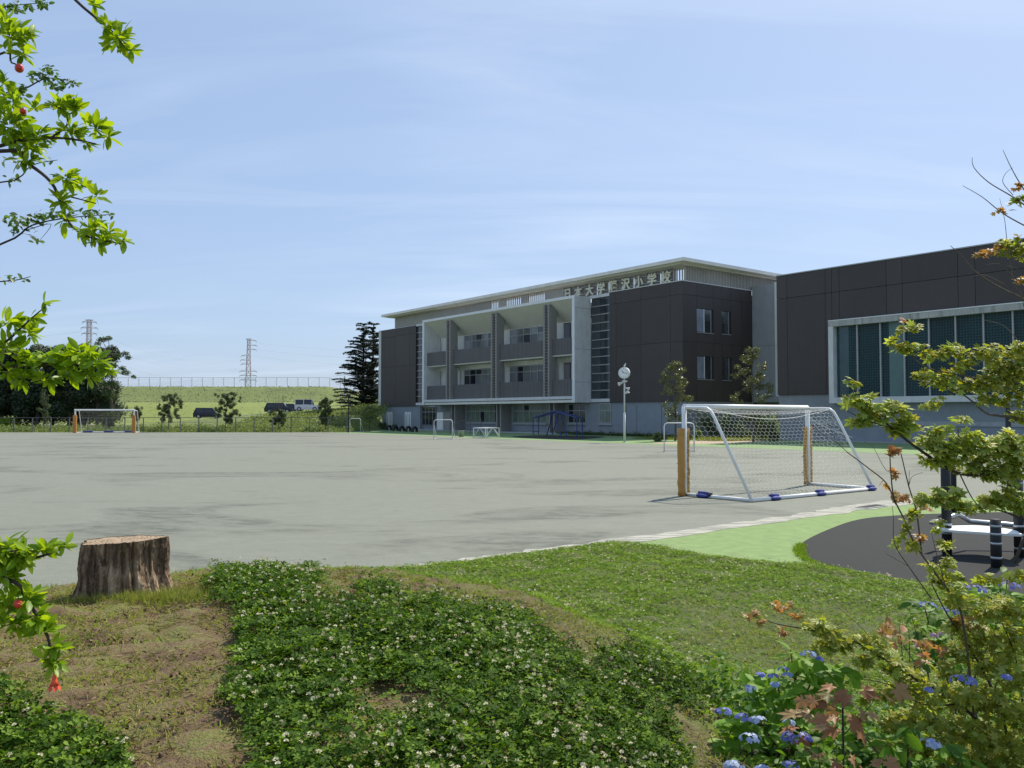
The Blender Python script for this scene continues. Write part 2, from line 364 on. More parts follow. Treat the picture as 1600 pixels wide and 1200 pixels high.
MT['pinn'] = leafmat('narrow_leaf', [(.07, .13, .04), (.11, .18, .06), (.05, .10, .03)], .4, .45)
MT['map'] = leafmat('maple_leaf', [(.22, .26, .03), (.33, .36, .055), (.44, .43, .10), (.16, .20, .025)], .42, .5, (1.5, 1.4, .5), .2)
MT['mapl'] = leafmat('maple_leaf_pale', [(.26, .35, .05), (.36, .44, .09), (.46, .50, .18), (.20, .28, .035)], .42, .5, (1.5, 1.5, .5), .25)
MT['mapo'] = leafmat('maple_leaf_orange', [(.40, .20, .07), (.36, .27, .08), (.46, .24, .12), (.30, .28, .07)], .4, .5, (1.4, 1.1, .6))
MT['oak'] = leafmat('russet_leaf', [(.24, .10, .04), (.36, .17, .07), (.44, .26, .13), (.18, .15, .04)], .35, .5, (1.3, 1, .7))
MT['hyd'] = leafmat('hydrangea_leaf', [(.12, .24, .02), (.17, .32, .03), (.25, .40, .05)], .42, .5, (1.6, 1.6, .4), .15)
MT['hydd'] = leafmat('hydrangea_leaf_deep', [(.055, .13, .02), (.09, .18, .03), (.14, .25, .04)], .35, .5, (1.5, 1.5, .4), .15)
MT['hblue'] = leafmat('blue_petal', [(.09, .10, .38), (.15, .18, .50), (.24, .29, .60), (.13, .10, .38)], .2, .6, (1, 1, 1.2))
MT['hpale'] = leafmat('pale_blue_petal', [(.20, .28, .55), (.32, .41, .63), (.48, .54, .62)], .2, .6, (1, 1, 1.1))
MT['hpink'] = leafmat('pink_petal', [(.50, .26, .45), (.58, .36, .52)], .2, .6, (1, 1, 1))
MT['mag'] = leafmat('evergreen_leaf', [(.05, .07, .02), (.10, .12, .035), (.17, .17, .06), (.23, .22, .10)], .2, .35)
MT['wood'] = leafmat('dark_wood_leaf', [(.018, .034, .014), (.03, .052, .02), (.05, .075, .03)], .15, .55)
MT['cedar'] = leafmat('cedar_needle', [(.012, .025, .016), (.02, .038, .022), (.032, .055, .032)], .1, .7)
MT['weed'] = leafmat('weed_leaf', [(.13, .18, .05), (.20, .25, .07), (.27, .29, .11), (.09, .13, .04)], .3, .6)
MT['sap'] = leafmat('sapling_leaf', [(.035, .06, .018), (.06, .095, .028), (.10, .13, .045)], .25, .5)
MT['shr'] = leafmat('shrub_leaf', [(.03, .055, .018), (.06, .10, .03), (.12, .17, .05)], .25, .5)
MT['shry'] = leafmat('bright_shrub_leaf', [(.12, .18, .04), (.20, .27, .06), (.28, .33, .09)], .35, .5)

# ------------------------------------------------------------------ ground sheets
def sheet(name, poly, z, m):
    me = bpy.data.meshes.new(name); me.from_pydata([(float(x), float(y), z) for x, y in poly], [], [tuple(range(len(poly)))]); me.update()
    if me.polygons[0].normal.z < 0: me.flip_normals()
    o = link(name, me, None, m); o['kind'] = 'structure'; return o
sheet('ground', [(-4500, -200), (4500, -200), (4500, 6000), (-4500, 6000)], -.03, MT['earth'])
UV = np.array([-.6154087, .7882082]); NV = np.array([-.7882082, -.6154087]); A0 = np.array([14.815, 71.983])
def lw(u, w): p = A0+UV*u+NV*w; return (p[0], p[1])      # building-plane coordinates to world
def soft(pts, n=6):
    P = [np.array(p[:2]) for p in pts]; out = []; k = len(P)
    for i in range(k):
        p0, p1, p2, p3 = P[(i-1) % k], P[i], P[(i+1) % k], P[(i+2) % k]
        for j in range(n):
            t_ = j/n; out.append(.5*((2*p1)+(-p0+p2)*t_+(2*p0-5*p1+4*p2-p3)*t_**2+(-p0+3*p1-3*p2+p3)*t_**3))
    return out
CE = 92.0
sheet('sports_court', [(-110, 1), (-9, 1), (-1.2, 8), (60, 8), (60, 40), lw(-45, -25), lw(60, -25), (-24, CE+16), (-24, CE), (-110, CE)], 0, MT['court'])
e0 = atz(950, 692)[:2]; wE = float((e0-A0)@NV)
sheet('green_verge', [lw(-60, wE), lw(38, wE)]+[tuple(atz(*p)[:2]) for p in ((560, 674.6), (500, 674.2))]+[(-23, CE+9), lw(60, -3), lw(60, -12), lw(-60, -12)], .004, MT['fgreen'])
sheet('green_paving', [tuple(atz(*p)[:2]) for p in ((985, 845), (1060, 832), (1200, 815), (1300, 800), (1420, 784))]+[(16, 22), (30, 30), (30, 8), (2, 8)], .004, MT['green'])
st = [(540, 894), (640, 884.5), (760, 869), (840, 858), (1010, 836), (1200, 811), (1300, 794), (1420, 777), (1500, 768)]; sb = [(540, 899), (640, 889), (760, 876), (840, 865), (1010, 846), (1200, 819), (1300, 804), (1420, 789), (1500, 779)]
tp = [atz(*p)[:2] for p in st]; bp_ = [atz(*p)[:2] for p in sb]
def jag(P):
    out = []
    for a_, b__ in zip(P[:-1], P[1:]):
        for j in range(8): out.append(a_+(b__-a_)*j/8+rng.normal(size=2)*.05)
    return out+[P[-1]]
sheet('worn_line', jag(tp)+jag(bp_[::-1]), .008, MT['strip'])
sheet('rubber_paving', soft([atz(*p) for p in ((1250, 861), (1258, 846), (1300, 826), (1340, 813), (1390, 807), (1480, 803), (1620, 802))]+[(12, 15), (11.5, 10.2)]+[atz(*p) for p in ((1600, 932), (1480, 915), (1400, 905), (1320, 889), (1270, 876))]), .012, MT['pad'])
sheet('play_pad', soft([atz(*p) for p in ((800, 682.3), (850, 680.5), (935, 682), (942, 683.5), (900, 687), (840, 685.5))]), .010, MT['pad'])
sheet('tan_path', [atz(*p)[:2] for p in ((1012, 691.6), (1030, 693.2), (1085, 693.8), (1130, 692.6), (1190, 689), (1216, 685.6), (1150, 685.5), (1100, 688.6), (1050, 691))], .008, MT['path'])

# hill behind the far fence
def sm(a, b_, x): t_ = np.clip((x-a)/(b_-a), 0, 1); return t_*t_*(3-2*t_)
def roadz(x): return np.clip(1.05+(x+47)*.075, .35, 4.2)
def hillz(x, y):
    rz = roadz(x); z = .0+(rz)*sm(95, 119, y)
    terr = 4.2+0*x; z = z+np.maximum(terr-rz, 0)*sm(130, 150, y)*(1-.0*x)
    edge = 1-.62*sm(-38.5, -30, x)-.2*sm(-27, -10, x)
    z = z+(7.75-4.2)*sm(152, 172, y)*edge
    return z-.02
nx_, ny_ = 150, 110
gx = np.linspace(-190, 40, nx_); gy = np.concatenate([np.linspace(92.3, 125, 40), np.linspace(126, 240, 70)])
X, Y = np.meshgrid(gx, gy); Z = hillz(X, Y)+rng.normal(size=X.shape)*.05*sm(97, 105, Y)*(1-(np.abs(Y-124) < 5)); Z = Z*(1-sm(-30, -18, X)*(.35+.65*(X > -18)))-.05*(X > -17)
path = np.abs(X-(-64+(Y-130)*.75)+4*np.sin(Y*.08)) < 9
bright = np.clip(sm(127, 131, Y)*(1-sm(146, 152, Y))*(X > -72+(Y-130)*.2), 0, 1)*.95
bright = np.maximum(bright, ((Y > 149.5) & (Y < 151.5))*.6)
V = np.stack([X.ravel(), Y.ravel(), Z.ravel()], 1); ii = np.arange((ny_-1)*nx_).reshape(ny_-1, nx_)[:, :-1].ravel()
F = np.stack([ii, ii+1, ii+nx_+1, ii+nx_], 1)
ho = link('grass_hill', np_mesh('grass_hill', V, None, F, MT['hill'], bright.ravel().astype(np.float32), True)); ho['kind'] = 'structure'
rv = []; rf = []
xs = np.linspace(-150, -16, 60)
for i, x in enumerate(xs):
    for y in (120.5, 127.0): rv.append((x, y, float(hillz(np.array(x), np.array(y)))+.10))
    if i: rf.append((2*i-2, 2*i, 2*i+1, 2*i-1))
ro = MB().add(rv, rf).build('access_road', MT['asph']); ro['kind'] = 'structure'

# near mound and lawn
LE = [(-12, -4), (14, -4), (14, 9.4)]+[tuple(atz(*p, .02)[:2]) for p in ((1600, 934), (1480, 917), (1400, 907), (1320, 891), (1270, 884), (1180, 878), (1100, 868), (1030, 855), (960, 847), (840, 863), (700, 880), (600, 889))]+[(-3.0, 8.0), (-4.6, 6.8), (-12, 6.6)]
LEA = np.array(LE)
RIDGE = np.array([(-12, 4.0, .75), (-5, 4.2, .78), (-3.2, 5.0, .80), (-2.1, 5.85, .80), (-.95, 6.15, .76), (0, 5.45, .72), (.50, 4.75, .65), (.74, 3.95, .56), (.80, 3.3, .52), (.75, 2, .45), (.7, -4, .4)])
def seg_dist(P, A, B):
    d = B-A; t_ = np.clip(((P-A)@d)/(d@d), 0, 1); q = A+t_[:, None]*d; return np.linalg.norm(P-q, axis=1), t_
def inside(P, poly):
    x, y = P[:, 0], P[:, 1]; r = np.zeros(len(P), bool); n = len(poly)
    for i in range(n):
        x0, y0 = poly[i]; x1, y1 = poly[(i+1) % n]
        c_ = ((y0 > y) != (y1 > y)); xx = (x1-x0)*(y-y0)/((y1-y0) if y1 != y0 else 1e-9)+x0; r ^= c_ & (x < xx)
    return r
def vn(x, y, s, seed=0):       # cheap smooth noise
    return (np.sin(x*s*1.3+seed)*np.cos(y*s*1.7+seed*2.1)+np.sin(x*s*2.9+y*s*1.1+seed*3)*.5+np.sin(y*s*4.3-x*s*2.3+seed)*.3)/1.8
RPOLY = [tuple(p[:2]) for p in RIDGE]+[(-12, -4)]
def height(x, y):
    P = np.stack([np.ravel(x), np.ravel(y)], 1).astype(float); best = np.full(len(P), 1e9); hr = np.zeros(len(P))
    for a_, b__ in zip(RIDGE[:-1], RIDGE[1:]):
        d, t_ = seg_dist(P, a_[:2], b__[:2]); k = d < best; best[k] = d[k]; hr[k] = (a_[2]+(b__[2]-a_[2])*t_)[k]
    ins = inside(P, RPOLY); de = np.full(len(P), 1e9)
    for i in range(len(LEA)):
        d, _ = seg_dist(P, LEA[i], LEA[(i+1) % len(LEA)]); de = np.minimum(de, d)
    inl = inside(P, LE); sde = np.where(inl, de, -de)
    h_in = hr+(.86-hr)*sm(0, 1.0, best)
    h_out = hr*(1-sm(0, 1.5, best))
    h = np.where(ins, h_in, h_out)
    base = -.06+.11*sm(-.05, .12, sde)
    h = h*sm(0, .5, sde)+base
    h += .022*vn(P[:, 0], P[:, 1], 2.3)*sm(0, .5, sde)+.012*vn(P[:, 0], P[:, 1], 7, 3)*sm(0, .3, sde)
    return h.reshape(np.shape(x)), sde, ins, best
gx = np.arange(-8, 9.01, .055); gy = np.arange(.4, 14.01, .055)
X, Y = np.meshgrid(gx, gy); Z, sde, ins, bst = height(X, Y)
def rough_noise(n1, n2, amp):
    a_ = rng.normal(size=(n1, n2)); 
    for _ in range(1): a_ = (a_+np.roll(a_, 1, 0)+np.roll(a_, 1, 1)+np.roll(a_, -1, 0)+np.roll(a_, -1, 1))/5
    return a_*amp
hol = np.minimum(vn(X, Y, 5.1, 11)+.25*vn(X, Y, 13, 2)+.25, 0)*.07*(ins.reshape(X.shape))*sm(.25, .6, bst).reshape(X.shape)
Z = Z+rough_noise(*X.shape, .02)*sm(0, .2, sde).reshape(X.shape)+hol
ny_, nx_ = X.shape; V = np.stack([X.ravel(), Y.ravel(), Z.ravel()], 1); ii = np.arange((ny_-1)*nx_).reshape(ny_-1, nx_)[:, :-1].ravel()
F = np.stack([ii, ii+1, ii+nx_+1, ii+nx_], 1); s2 = sde[F].max(1) > -.2; F = F[s2]
lo_ = link('lawn_mound', np_mesh('lawn_mound', V, None, F, MT['soil'], (np.clip(sm(.1, .45, bst)*(~ins)*.9+.75*(bst < .28)*(X.ravel() > -1.6)*(.5+.5*vn(X.ravel(), Y.ravel(), 6)), 0, 1)).astype(np.float32), True)); lo_['kind'] = 'structure'
def hz(P): return height(P[:, 0], P[:, 1])[0]
def project(P):
    c, s = math.cos(PITCH), math.sin(PITCH); y = P[:, 1]*c+(P[:, 2]-EYE)*s; z = -P[:, 1]*s+(P[:, 2]-EYE)*c
    return np.stack([800+FPX*P[:, 0]/y, 600-FPX*z/y], 1)

# ------------------------------------------------------------------ school building (local x = along the front, y = out of the front, z = up)
RZ = math.atan2(UV[1], UV[0])
school = empty('school_building', (A0[0], A0[1], 0), RZ, 'dark clad three storey school with white framed balcony block and cream letters under its roof', 'school building')
def B(name, m, *a, p=None, bev=0):
    return MB().box(*a).build(name, m, p or school, bevel=bev)
def windowx(par, x0, x1, z0, z1, y, cols, rows, mats, fr=.06, frm='alu', name='window', dz=.07):
    """window in a wall facing +y at depth y; cols, rows = inner dividers"""
    f = MB(); xs = [x0]+list(cols)+[x1]; zs = [z0]+list(rows)+[z1]
    f.box(x0, x1, y-dz-.05, y-dz, z0, z1)
    for i, x in enumerate(xs):
        a_ = x if i == 0 else (x-fr if i == len(xs)-1 else x-fr/2); f.box(a_, a_+fr, y-dz+.001, y, z0, z1)
    for i, z in enumerate(zs):
        a_ = z if i == 0 else (z-fr if i == len(zs)-1 else z-fr/2)
        for j in range(len(xs)-1): 
            lo = xs[j]+(fr if j == 0 else fr/2); hi = xs[j+1]-(fr if j == len(xs)-2 else fr/2); f.box(lo, hi, y-dz+.001, y-.004, a_, a_+fr)
    o = f.build(name, MT[frm], par)
    for j in range(len(xs)-1):
        for k in range(len(zs)-1):
            lo = xs[j]+(fr if j == 0 else fr/2); hi = xs[j+1]-(fr if j == len(xs)-2 else fr/2)
            zl = zs[k]+(fr if k == 0 else fr/2); zh = zs[k+1]-(fr if k == len(zs)-2 else fr/2)
            if hi-lo < .05 or zh-zl < .05: continue
            mm = mats if isinstance(mats, str) else random.choice(mats)
            q = MB().box(lo+.003, hi-.003, y-dz+.004, y-.035+random.uniform(-.003, .003), zl+.003, zh-.003).build('pane', MT[mm], o)
    return o
def rngl(a_, b__, n): return [a_+(b__-a_)*(i+1)/n for i in range(n-1)]
# cores
B('wall', MT['concg'], .0+.02, 9.1, -.6, -.14, 0, 3.1)
B('wall', MT['dark'], .12, 8.99, -.6, -.15, 3.102, 13.5)
B('side_wall', MT['concg'], .02, .5, -9.9, -.602, 0, 3.1)
B('side_wall', MT['dark'], .12, .5, -9.9, -.602, 3.102, 13.5)
B('back_wall', MT['concg'], .5, 53.2, -16, -15.6, 0, 13.5)
B('floor_slab', MT['concg'], .502, 53.2, -15.598, -.61, 3.2, 3.5); B('floor_slab', MT['concg'], .502, 53.2, -15.598, -2.0, 12.9, 13.3)
# dark cladding panels of the front corner: real joints
us = [.0, 1.40, 4.9, 8.1, 8.98]; zsr = [3.102, 8.35, 12.45, 13.6]
for i in range(4):
    for k in range(3):
        B('panel', MT['dark'], us[i]+(.012 if i else 0), us[i+1]-.012, -.148, 0, zsr[k]+.012, zsr[k+1]-.012)
B('coping', MT['concw'], -.03, 9.02, -.35, .04, 13.602, 13.68)
B('side_coping', MT['concw'], -.04, .3, -10.0, -.352, 13.602, 13.68)
# side cladding with two windows per floor
ws = [-.15, -1.9, -4.2, -5.38, -6.72, -8.3, -9.88]
hol = {(1, 1): (9.25, 11.38), (3, 1): (9.3, 11.4), (1, 0): (5.1, 7.15), (3, 0): (5.1, 7.15)}
for i in range(6):
    for k in range(3):
        y1, y0 = ws[i]-.012, ws[i+1]+.012; z0, z1 = zsr[k]+.012, zsr[k+1]-.012
        if (i, k) in hol:
            a_, b__ = hol[(i, k)]; B('panel', MT['dark'], 0, .118, y0, y1, z0, a_); B('panel', MT['dark'], 0, .118, y0, y1, b__, z1)
            wnd = MB(); wnd.box(.10, .119, y0+.01, y1-.01, a_, b__); wd = wnd.build('window', MT['dkframe'], school)
            MB().box(-.04, .09, y0-.02, y1+.02, a_-.07, a_-.002).build('sill', MT['alu'], wd)
            if i == 1:
                MB().box(.07, .098, y1-.98, y1-.05, a_+.05, b__-.05).build('pane', MT['blind'], wd)
                MB().box(.04, .098, y1-1.07, y1-.985, a_+.02, b__-.02).build('frame', MT['white'], wd)
                MB().box(.07, .098, y0+.35, y1-1.08, a_+.08, (a_+b__)/2-.02).build('pane', MT['glass'], wd)
                MB().box(.07, .098, y0+.35, y1-1.08, (a_+b__)/2+.02, b__-.05).build('pane', MT['glass2'] if k else MT['glass'], wd)
                MB().box(.05, .098, y0+.27, y0+.34, a_+.02, b__-.02).build('frame', MT['alu'], wd)
            else:
                MB().box(.07, .098, y0+.35, y1-.04, a_+.05, a_+.95).build('pane', MT['glass'], wd)
                MB().box(.07, .098, y0+.35, y1-.04, a_+1.0, b__-.05).build('pane', MT['glass2'] if k else MT['glass'], wd)
                MB().box(.05, .098, y0+.27, y0+.34, a_+.02, b__-.02).build('frame', MT['alu'], wd)
        else: B('panel', MT['dark'], 0, .118, y0, y1, z0, z1)
# ground floor windows of the side, half hidden by shrubs
for y1, y0 in ((-1.6, -4.4), (-5.3, -6.8), (-7.6, -9.4)):
    wd = MB().box(-.02, .018, y0, y1, .9, 2.9).build('window', MT['alu'], school)
    n = 3 if y1-y0 > 2 else 2
    for j in range(n):
        a_ = y0+.06+(y1-y0-.12)*j/n; MB().box(-.03, -.021, a_+.03, a_+(y1-y0-.12)/n-.03, 1.0, 2.25).build('pane', MT['glassg'], wd); MB().box(-.03, -.021, a_+.03, a_+(y1-y0-.12)/n-.03, 2.32, 2.84).build('pane', MT['glass2'], wd)
# white wing wall beside the gym
B('wing_wall', MT['conc'], -2.55, -.005, -10.3, -9.905, 8.35, 14.0); B('wing_wall', MT['conc'], -2.55, -.005, -10.3, -9.905, 3.6, 8.33)
B('wing_edge', MT['offwhite'], -2.95, -2.553, -11, -9.75, 3.6, 14.1); B('wing_ledge', MT['conc'], -3.2, -.3, -11, -9.5, 3.1, 3.58)
B('wing_base', MT['concg'], -3.0, .0, -14, -11.2, 0, 14.0)
# stair glazing strips
gp = [3.49+(13.3-3.49)*i/12 for i in range(13)]
def strip(x0, x1, ys, z0, sidecol):
    f = MB(); f.box(x0, x1, -.30, -.25, z0, 13.3)
    o = f.build('window_strip', MT['dkframe'], school)
    MB().box(x0, x1, -.25, .0, z0-.33, z0-.002).build('sill', MT['concw'], o)
    MB().box(x0, x1, -.3, -.02, 13.302, 13.6).build('lintel', MT['concw'], o)
    for k, z in enumerate(gp):
        if 0 < k < 12: MB().box(x0, x1, -.245, -.12, z-.045, z+.045).build('mullion', MT['alu'], o)
        if k < 12:
            for j in range(len(ys)-1):
                g_ = 'glass' if (k in (0, 1, 4, 5, 10, 11) or random.random() < .3) else random.choice(['glass2', 'glass2', 'glass'])
                if j == len(ys)-2: g_ = 'glass2'
                MB().box(ys[j]+.02, ys[j+1]-.02, -.248, -.20, z+.047, gp[k+1]-.047).build('pane', MT[g_], o)
    return o
strip(9.0, 11.66, [11.66, 10.41, 9.77, 9.0][::-1], 3.49, 0)
strip(42.0, 44.14, [42.0, 43.1, 44.14], 3.49, 0)
# left dark panels and end wall
us2 = [44.16, 45.8, 49.3, 52.4, 53.2]; zl = [3.05, 8.35, 12.45, 13.5]
B('wall', MT['dark'], 44.16, 53.2, -.6, -.15, 3.05, 13.45)
for i in range(4):
    for k in range(3): B('panel', MT['dark'], us2[i]+.012, us2[i+1]-.012, -.148, 0, zl[k]+.012, zl[k+1]-.012)
B('end_wall', MT['concw'], 53.2, 53.8, -16, .08, 3.0, 13.5)
B('wall', MT['concg'], 43.3, 53.1, -.8, -.14, 0, 3.048)
for a_ in (45.5, 50.3):
    d = B('door', MT['white'], a_, a_+1.55, -.138, -.09, .02, 2.3)
    MB().box(a_+.765, a_+.785, -.089, -.08, .05, 2.28).build('door_gap', MT['dkframe'], d)
    for q in (.25, 1.1): MB().box(a_+q, a_+q+.18, -.089, -.075, .3, 2.0).build('louvre', MT['alu'], d)
# white projecting box
box = school
B('box_side', MT['concw'], 11.7, 12.06, -.14, 1.99, 3.14, 13.5); B('box_side', MT['concw'], 38.94, 39.35, -.4, 1.99, 3.14, 13.5)
B('box_top', MT['concw'], 12.062, 38.938, .3, 1.99, 13.24, 13.5)
B('box_front_edge', MT['white'], 11.69, 12.05, 1.993, 2.03, 3.12, 13.51); B('box_front_edge', MT['white'], 38.95, 39.36, 1.993, 2.03, 3.12, 13.51); B('box_front_edge', MT['white'], 12.052, 38.948, 1.993, 2.03, 13.23, 13.51)
B('box_bottom', MT['concw'], 12.062, 38.938, -.6, 2.0, 3.46, 3.75); B('box_bottom', MT['roofw'], 12.062, 38.938, -.6, 1.86, 3.14, 3.40)
for z in (8.3, 5.1, 12.3): MB().box(11.690, 11.699, -.1, 1.98, z, z+.02).build('joint', MT['dkframe'], school)
# sloping soffit of the box
MB().add([(12.06, 1.98, 13.235), (38.94, 1.98, 13.235), (38.94, -.43, 11.40), (12.06, -.43, 11.40), (12.06, 1.98, 13.3), (38.94, 1.98, 13.3), (38.94, -.43, 11.6), (12.06, -.43, 11.6)],
         [(0, 1, 2, 3), (7, 6, 5, 4), (0, 4, 5, 1), (3, 2, 6, 7)]).build('soffit', MT['soffit'], school)
B('rear_wall', MT['offwhite'], 12.06, 38.94, -.9, -.46, 3.75, 11.5)
B('balcony_slab', MT['soffit'], 12.062, 38.938, -.458, 1.52, 7.75, 7.93)
B('beam', MT['offwhite'], 12.062, 38.938, -.458, -.3, 7.3, 7.748)
for z0, z1, zt in ((8.85, 11.36, 10.62), (4.7, 7.27, 6.6)):
    for x0, x1 in ((26.6, 33.87), (17.75, 25.0)):
        windowx(school, x0, x1, z0, z1, -.40, [x0+(x1-x0)*i/6 for i in range(1, 6)], [zt], ['glass2', 'glass', 'glass3', 'glass3', 'glass2'], .09)
    for x0, x1 in ((35.3, 36.1), (14.95, 16.0)):
        d = B('door', MT['dkframe'], x0, x1, -.458, -.40, z0-.9, z1-.05); MB().box(x0+.1, x1-.1, -.399, -.38, z0, z1-.2).build('pane', MT['glass'], d)
    windowx(school, 12.3, 13.8, z0, z1, -.42, [13.05], [zt], ['glass2', 'glass'], .07)
for x in (16.9, 26.0, 34.6):
    MB().tube([(x, -.2, 7.25), (x, -.2, 7.6), (x, 1.2, 7.6)], .05, 6).build('pipe', MT['dkframe'], school); MB().tube([(x, -.36, 3.8), (x, -.36, 7.25)], .05, 6).build('pipe', MT['alu'], school)
# balcony parapets with ribs
def ribbed(x0, x1, z0, z1, y0, y1, pitch=.22):
    mb = MB(); mb.box(x0, x1, y0, y1-.03, z0, z1)
    n = int((x1-x0)/pitch)
    for i in range(n): mb.box(x0+i*pitch+.03, x0+i*pitch+pitch-.05, y1-.041, y1, z0+.01, z1-.01)
    return mb
spans = [(12.07, 15.5), (16.46, 24.26), (25.31, 33.24), (34.21, 38.93)]
for x0, x1 in spans:
    for z0, z1 in ((7.88, 9.5), (3.755, 5.42)): ribbed(x0, x1, z0, z1, 1.45, 1.62).build('balcony_panel', MT['balc'], school)
# twin fins with rungs
for x0, x1 in ((15.5, 16.46), (24.26, 25.31), (33.24, 34.21)):
    o = MB().box(x0, x0+.26, .95, 1.97, 3.755, 13.0).box(x1-.26, x1, .95, 1.97, 3.755, 13.0).build('fin', MT['fin'], school)
    MB().box(x0+.262, x1-.262, .96, 1.05, 3.76, 12.4).build('fin_back', MT['dkframe'], o)
    r_ = MB()
    for k in range(30): r_.box(x0+.262, x1-.262, 1.55, 1.85, 3.95+k*.30, 4.03+k*.30)
    r_.build('rung', MT['fin'], o)
# ground floor under the box
B('wall', MT['concg'], 11.7, 12.5, -.8, -.14, 0, 3.1); B('wall', MT['concg'], 9.102, 11.698, -.8, -.14, 0, 3.1)
B('wall', MT['concg'], 12.502, 43.298, -1.0, -.5, 0, 3.1); B('plinth', MT['conc'], 12.4, 43.2, -.498, 1.4, 0, .12)
CG = ['glassg', 'glassg', 'glass3', 'glassg', 'glass']
windowx(school, 39.9, 43.25, .6, 3.0, -.36, rngl(39.9, 43.25, 4), [2.3], ['glass', 'glass'], .07)
windowx(school, 25.95, 33.3, 1.05, 3.05, -.36, rngl(25.95, 33.3, 8), [2.35], CG, .08)
windowx(school, 18.6, 24.4, 1.05, 3.05, -.36, rngl(18.6, 24.4, 6), [2.35], CG, .08)
windowx(school, 17.0, 18.55, .14, 3.05, -.36, [17.8], [1.2, 2.35], ['glass', 'glassg'], .08, name='glass_door')
windowx(school, 12.7, 15.3, 1.1, 3.05, -.36, rngl(12.7, 15.3, 3), [2.35], ['glass'], .08)
windowx(school, 8.9, 10.45, 1.13, 3.05, -.06, [9.68], [2.35], ['glassg', 'glass3'], .07)
B('sill', MT['conc'], 8.75, 10.6, -.14, .02, .95, 1.12)
for x0, x1, z in ((25.9, 33.35, .9), (18.58, 24.4, .9), (12.6, 15.4, .95)): B('sill', MT['conc'], x0, x1, -.498, -.25, z, z+.14)
for x0, x1 in ((33.81, 34.75), (24.87, 25.8), (15.97, 16.9)):
    o = MB().box(x0, x0+.22, -.49, .9, .122, 3.138).box(x1-.22, x1, -.49, .9, .122, 3.138).build('column', MT['fin'], school)
    MB().box(x0+.222, x1-.222, -.48, -.2, .122, 3.1).build('recess', MT['dkframe'], o)
for x in (6.9, 5.6, 2.6): MB().box(x, x+.03, -.139, -.125, .1, 2.9).build('joint', MT['dkframe'], school)
# roof: thin tapered canopy on the parapet screen
rp = MB()
def rslab(x0, x1, y0, y1): rp.box(x0, x1, y0, y1, 15.02, 15.36)
MB().box(-1.0, 51.5, -2.3, 1.0, 15.12, 15.42).build('roof_slab', MT['roofw'], school)
MB().box(-1.0, 1.8, -17.0, -2.302, 15.12, 15.42).build('roof_slab', MT['roofw'], school)
MB().box(-.2, 50.8, -1.9, .55, 14.98, 15.118).build('roof_soffit', MT['soffit'], school); MB().box(-.2, 1.3, -16.5, -1.902, 14.98, 15.118).build('roof_soffit', MT['soffit'], school)
# screen under the roof, open in places
solid = [(50.25, 28.5), (27.1, 25.7), (23.0, 21.7), (19.0, 15.95)]
for b__, a_ in solid: ribbed(a_, b__, 13.62, 14.978, -.55, -.36, .3).build('screen_panel', MT['louv'], school)
for b__, a_ in ((28.5, 27.1), (25.7, 23.0), (21.7, 19.0), (1.3, .08)):
    s_ = MB().box(a_, b__, -.5, -.42, 13.62, 13.72).box(a_, b__, -.5, -.42, 14.88, 14.978)
    n = int((b__-a_)/.3)
    for i in range(n+1): s_.box(a_+i*(b__-a_)/n-.035, a_+i*(b__-a_)/n+.035, -.52, -.40, 13.72, 14.88)
    s_.build('screen_slats', MT['louv'], school)['kind'] = 'stuff'
cen = [15.1, 13.5, 11.87, 10.24, 8.62, 6.96, 5.3, 3.66, 2.0]
ed = [15.95]+[(p+q)/2 for p, q in zip(cen[:-1], cen[1:])]+[1.3]
for i, (b__, a_) in enumerate(zip(ed[:-1], ed[1:])):
    gap = .13 if i in (2, 3, 5, 7, 8) else .02
    MB().box(a_+gap, b__-.03, -.5, -.42, 13.62, 14.92).build('screen_panel', MT['fin'], school)
for x in ed: MB().box(x-.05, x+.05, -.62, -.52, 13.62, 14.978).build('post', MT['steel'], school)
# back of the screen along the side
for k in range(5):
    y1 = -.56-k*3.1; y0 = y1-3.06; mb = MB().box(.16, .30, y0, y1, 13.69, 14.97)
    for i in range(14): mb.box(.08, .161, y0+.03+i*.218, y0+.13+i*.218, 13.7, 14.96)
    mb.build('side_screen', MT['louv'], school)
# the nine raised letters
for ch, x in zip('日本大学藤沢小学校', cen):
    cu = bpy.data.curves.new('letter', 'FONT'); cu.body = ch; cu.extrude = .05; cu.size = 1.12; cu.align_x = 'CENTER'; cu.offset = .03; cu.resolution_u = 3
    to = bpy.data.objects.new('tmp', cu); COL.objects.link(to); bpy.context.view_layer.update()
    me = bpy.data.meshes.new_from_object(to.evaluated_get(bpy.context.evaluated_depsgraph_get())); bpy.data.objects.remove(to)
    co = np.zeros(len(me.vertices)*3); me.vertices.foreach_get('co', co); co = co.reshape(-1, 3); c0 = (co.min(0)+co.max(0))/2
    s_ = 1.0
    # curve x runs to the viewer's right: local -x ; curve y is up ; curve z is outward
    nv = np.stack([x-(co[:, 0]-c0[0])*s_, -.15+(co[:, 2]-c0[2]), 14.2+(co[:, 1]-c0[1])*s_], 1)
    me.vertices.foreach_set('co', nv.ravel()); me.materials.clear(); me.update(); link('letter', me, school, MT['letter'])
# rails that carry the letters
MB().box(1.3, 15.95, -.30, -.24, 13.9, 13.94).build('letter_rail', MT['steel'], school)
MB().box(1.3, 15.95, -.30, -.24, 14.6, 14.64).build('letter_rail', MT['steel'], school)

